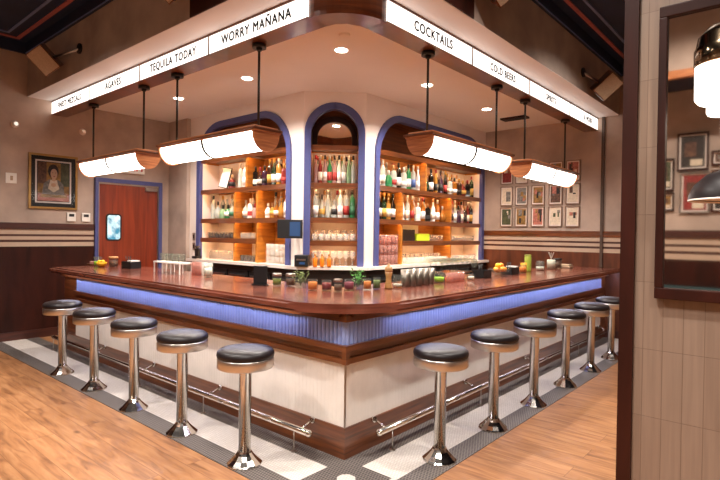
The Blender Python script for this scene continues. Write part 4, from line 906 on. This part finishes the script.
t = thing('glass_rack', 'low rack carrying upturned coupe glasses on the right side of the bar', 'rack', (-.5, 2.15, ZB)); b = bm_new(); box(b, -.13, .13, -.3, .3, .07, .08)
for x in (-.12, .12):
    for y in (-.29, 0, .29): box(b, x - .005, x + .005, y - .005, y + .005, 0, .07)
obj('rack', b, M['chrome'], t)
for k in range(6):
    for j in range(2): rest('coupe_glass', f'coupe glass on the low rack, {ORD[k]} from left in the {["front", "back"][j]} row', 'coupe', -.43 - .14 * j, 1.9 + .1 * k, ZB + .0805, grp='coupe glasses on the low rack')
for k in range(3): rest('rocks_glass', f'pinkish rocks glass beside the lime cup, {ORD[k]} from left', 'rocks', -.32, 1.87 + .1 * k, mt='rose', grp='pinkish glasses beside the lime cup')
jar('candle_holder', 'small frosted candle holder on the right side of the bar', 'candle', -.30, 2.25, .036, .065, 'white', fillh=.6)
caddy('black straw caddy on the right side of the bar left of the citrus bowl', -.36, 2.6, PI / 2 + .05, 5, False)
rest('wine_glass', 'single wine glass behind the black straw caddy on the right side', 'wine', -.52, 2.72)
t = thing('citrus_bowl', 'glass bowl of lemons and oranges on the right side of the bar', 'bowl', (-.36, 3.02, ZB)); b = bm_new(); lathe(b, [(.05, 0), (.05, .006), (.1, .04), (.125, .085), (.12, .085), (.095, .043), (.04, .014), (.004, .014)], seg=24); obj('bowl', b, M['clearb'], t)
M['oran'] = plain('orange_skin', '#e8902a', .4, var=.1, scale=60)
for k, (x, y, z, c) in enumerate(((0, -.07, .075, 'oran'), (0, .0, .07, 'f_yel'), (.03, .065, .075, 'oran'), (-.05, .03, .075, 'f_yel'), (0, -.03, .12, 'f_yel'), (.0, .045, .12, 'oran'), (.05, -.02, .08, 'oran'))):
    b = bm_new(); ball(b, (0, 0, 0), .034, 2, 0, .92); o = obj('lemon' if c == 'f_yel' else 'orange', b, M[c], None, loc=(-.36 + x, 3.02 + y, ZB + z)); tag(o, ('lemon' if c == 'f_yel' else 'orange') + ' in the glass bowl, ' + ['at its near left', 'at its centre bottom', 'at its near right', 'at its back', 'on top at left', 'on top at right', 'at its front'][k], 'fruit', 'citrus in the glass bowl')
caddy('black napkin caddy on the right side of the bar right of the citrus bowl', -.38, 3.36, PI / 2, 5, True)
jar('drink_glass', 'small glass of amber drink left of the tall green bottle', 'glass', -.38, 3.72, .045, .1, 'f_orange'); jar('drink_glass', 'yellowish glass right beside the amber drink', 'glass', -.42, 3.84, .04, .12, None, glass='yamber')
t = thing('green_bottle', 'tall green glass bottle on the right side of the bar', 'bottle', (-.44, 4.02, ZB)); b = bm_new(); lathe(b, [(.042, 0), (.044, .01), (.044, .19), (.04, .2)], seg=18); obj('body', b, M['gdrink'], t); b = bm_new(); lathe(b, [(.042, .201), (.042, .22)], seg=18); obj('rim', b, M['f_olive'], t)
t = jar('beer_mug', 'clear handled mug right of the tall green bottle', 'mug', -.42, 4.38, .06, .13, 'f_ice', fillh=.4); b = bm_new()
for k in range(8): a0, a1 = -PI / 2 + k * PI / 8, -PI / 2 + (k + 1) * PI / 8; tube(b, (0, .06 + .04 * math.cos(a0), .065 + .04 * math.sin(a0)), (0, .06 + .04 * math.cos(a1), .065 + .04 * math.sin(a1)), .007, 8)
obj('handle', b, M['clearb'], t)
jar('utensil_crock', 'white crock of bar tools on the right side of the bar', 'crock', -.42, 4.78, .065, .14, 'white', fillh=.96); t = bpy.data.objects['utensil_crock']; b = bm_new()
for k in range(5): tube(b, (0, 0, .138), (.04 * math.cos(k * 1.3), .05 * math.sin(k * 1.3), .24), .004, 6)
obj('bar_spoons', b, M['steel'], t)
jar('dark_jar', 'dark lidded jar at the far right end of the bar', 'jar', -.43, 5.05, .06, .12, 'f_brown', lid='black'); t = thing('folded_towel', 'folded pale towel at the far right end of the bar', 'towel', (-.4, 5.3, ZB)); b = bm_new(); box(b, -.09, .09, -.08, .08, 0, .03, bev=.01); box(b, -.08, .08, -.07, .07, .0305, .055, bev=.01); obj('cloth', b, M['bone'], t)
# dark card reader at the far left by the return wall
t = thing('coffee_grinder', 'small black appliance on the counter by the return wall at left', 'appliance', (-5.05, 1.99, 1.0996)); b = bm_new(); box(b, -.07, .07, -.05, .05, .0005, .04, bev=.008); box(b, -.05, .05, -.01, .04, .0405, .16, bev=.01); obj('body', b, M['black'], t); b = bm_new(); lathe(b, [(.03, .1605), (.045, .2), (.045, .205)], 0, .015, 0, 16); obj('hopper', b, M['smoke'], t)

# ------------------------------------------------------------------ pendants near the mirror and the rest of the room (seen in the mirror)
def opal_pendant(label, x, y, ztop, grp='opal glass pendants'):
    t = thing('opal_pendant_lamp', label, 'lamp', (x, y, ztop), group=grp)
    b = bm_new(); lathe(b, [(.098, -.14), (.1, -.135), (.1, -.085), (.096, -.08), (.09, -.045), (.066, -.018), (.03, -.003), (.008, 0)], seg=32); obj('metal_dome', b, M['bronze'], t)
    b = bm_new(); lathe(b, [(.02, -.30), (.058, -.298), (.062, -.29), (.062, -.262), (.086, -.258), (.096, -.245), (.097, -.142)], seg=32); obj('glass_shade', b, M['opal'], t)
    b = bm_new(); tube(b, (0, 0, 0), (0, 0, ZT - .031 - ztop), .008, 10); obj('rod', b, M['blackm'], t)
    b = bm_new(); lathe(b, [(.06, ZT - .03 - ztop), (.06, ZT - .001 - ztop)], seg=20); obj('ceiling_canopy', b, M['blackm'], t)
    return t
opal_pendant('large opal glass pendant with a chrome dome in front of the wall mirror', 2.15, -.53, 2.235)
t = thing('dome_pendant_lamp', 'black dome pendant lamp hanging low in front of the wall mirror', 'lamp', (2.233, -1.045, 1.626)); t.scale = (.75, .75, .58)
b = bm_new(); lathe(b, [(.15, 0), (.148, .02), (.135, .06), (.1, .105), (.05, .13), (.012, .136), (.012, .16)], seg=36)
fb = [f for f in b.faces if len(f.verts) > 10 and all(abs(v.co.z) < 1e-4 for v in f.verts)]; bmesh.ops.delete(b, geom=fb, context='FACES_ONLY'); obj('shade', b, M['vinyl'], t)
b = bm_new(); lathe(b, [(.151, -.006), (.151, 0), (.14, .0005)], seg=36); fb = [f for f in b.faces if len(f.verts) > 10]; bmesh.ops.delete(b, geom=fb, context='FACES_ONLY'); obj('rim', b, M['cream'], t)
b = bm_new(); lathe(b, [(.138, .004), (.12, .07), (.05, .11), (.01, .12)], seg=28); obj('inner_shade', b, M['cream'], t)
b = bm_new(); tube(b, (0, 0, .16), (0, 0, (ZT - .03 - 1.66) / .58), .005, 8); obj('cord', b, M['black'], t)
# rear wall pictures, lowered bulkhead and banquette
for k, (u0, u1, z0, z1, c) in enumerate(((1.2, 1.5, 2.29, 2.71, 0), (1.23, 1.52, 1.81, 2.27, 6), (1.03, 1.18, 1.84, 2.05, 4), (1.0, 1.175, 2.07, 2.44, 5), (1.525, 1.75, 2.33, 2.49, 8), (1.53, 1.8, 1.82, 2.28, 0), (1.8, 2.1, 2.0, 2.5, 8))):
    def f(b, rect, poly, c=c, k=k): rect(-1, 1, -1, 1, 0, c); rect(-.8, .2, -.9, -.5, 1, 3); rect(-.3, .7, -.3, .6, 1, 8 if c != 8 else 7)
    framed('framed_print', f'dark framed print on the rear wall, {ORD[k]} of the cluster', 'y+', YB + .001, u0, u1, z0, z1, .02, M['dwood'] if k != 1 else M['steel'], .015, M['cream'], f, group='cluster of framed prints on the rear wall')
simple_box('ceiling_booth', W1, XR, YB, YB + .55, 3.2, 3.25, M['navy']); b = bm_new(); box(b, W1, XR, YB + .55, YB + .6, 3.27, ZT); struct('wall_booth_bulkhead', b, M['wall']); simple_box('trim_booth_edge', W1, XR, YB + .55, YB + .62, 3.19, 3.27, M['lampwood'])
M['teal'] = plain('dark_teal_leather', '#1f3638', .35, var=.1, coat=.3)
t = thing('banquette', 'long dark teal banquette against the rear wall', 'bench', (.8, YB + .35, 0)); b = bm_new(); box(b, -3.2, 3.2, -.3, .3, .001, .3); obj('base', b, M['dwoodh'], t); b = bm_new(); box(b, -3.2, 3.2, -.3, .3, .301, .47, bev=.03); obj('seat', b, M['teal'], t); b = bm_new(); box(b, -3.2, 3.2, -.31, -.17, .471, 1.0, bev=.03); obj('backrest', b, M['teal'], t)
op = None
for k, (x, y) in enumerate(((-.8, -3.7), (-3.3, -2.9), (3.3, -3.6))): opal_pendant(f'opal glass pendant over the dining floor, {ORD[k]} from the rear', x, y, 2.5)
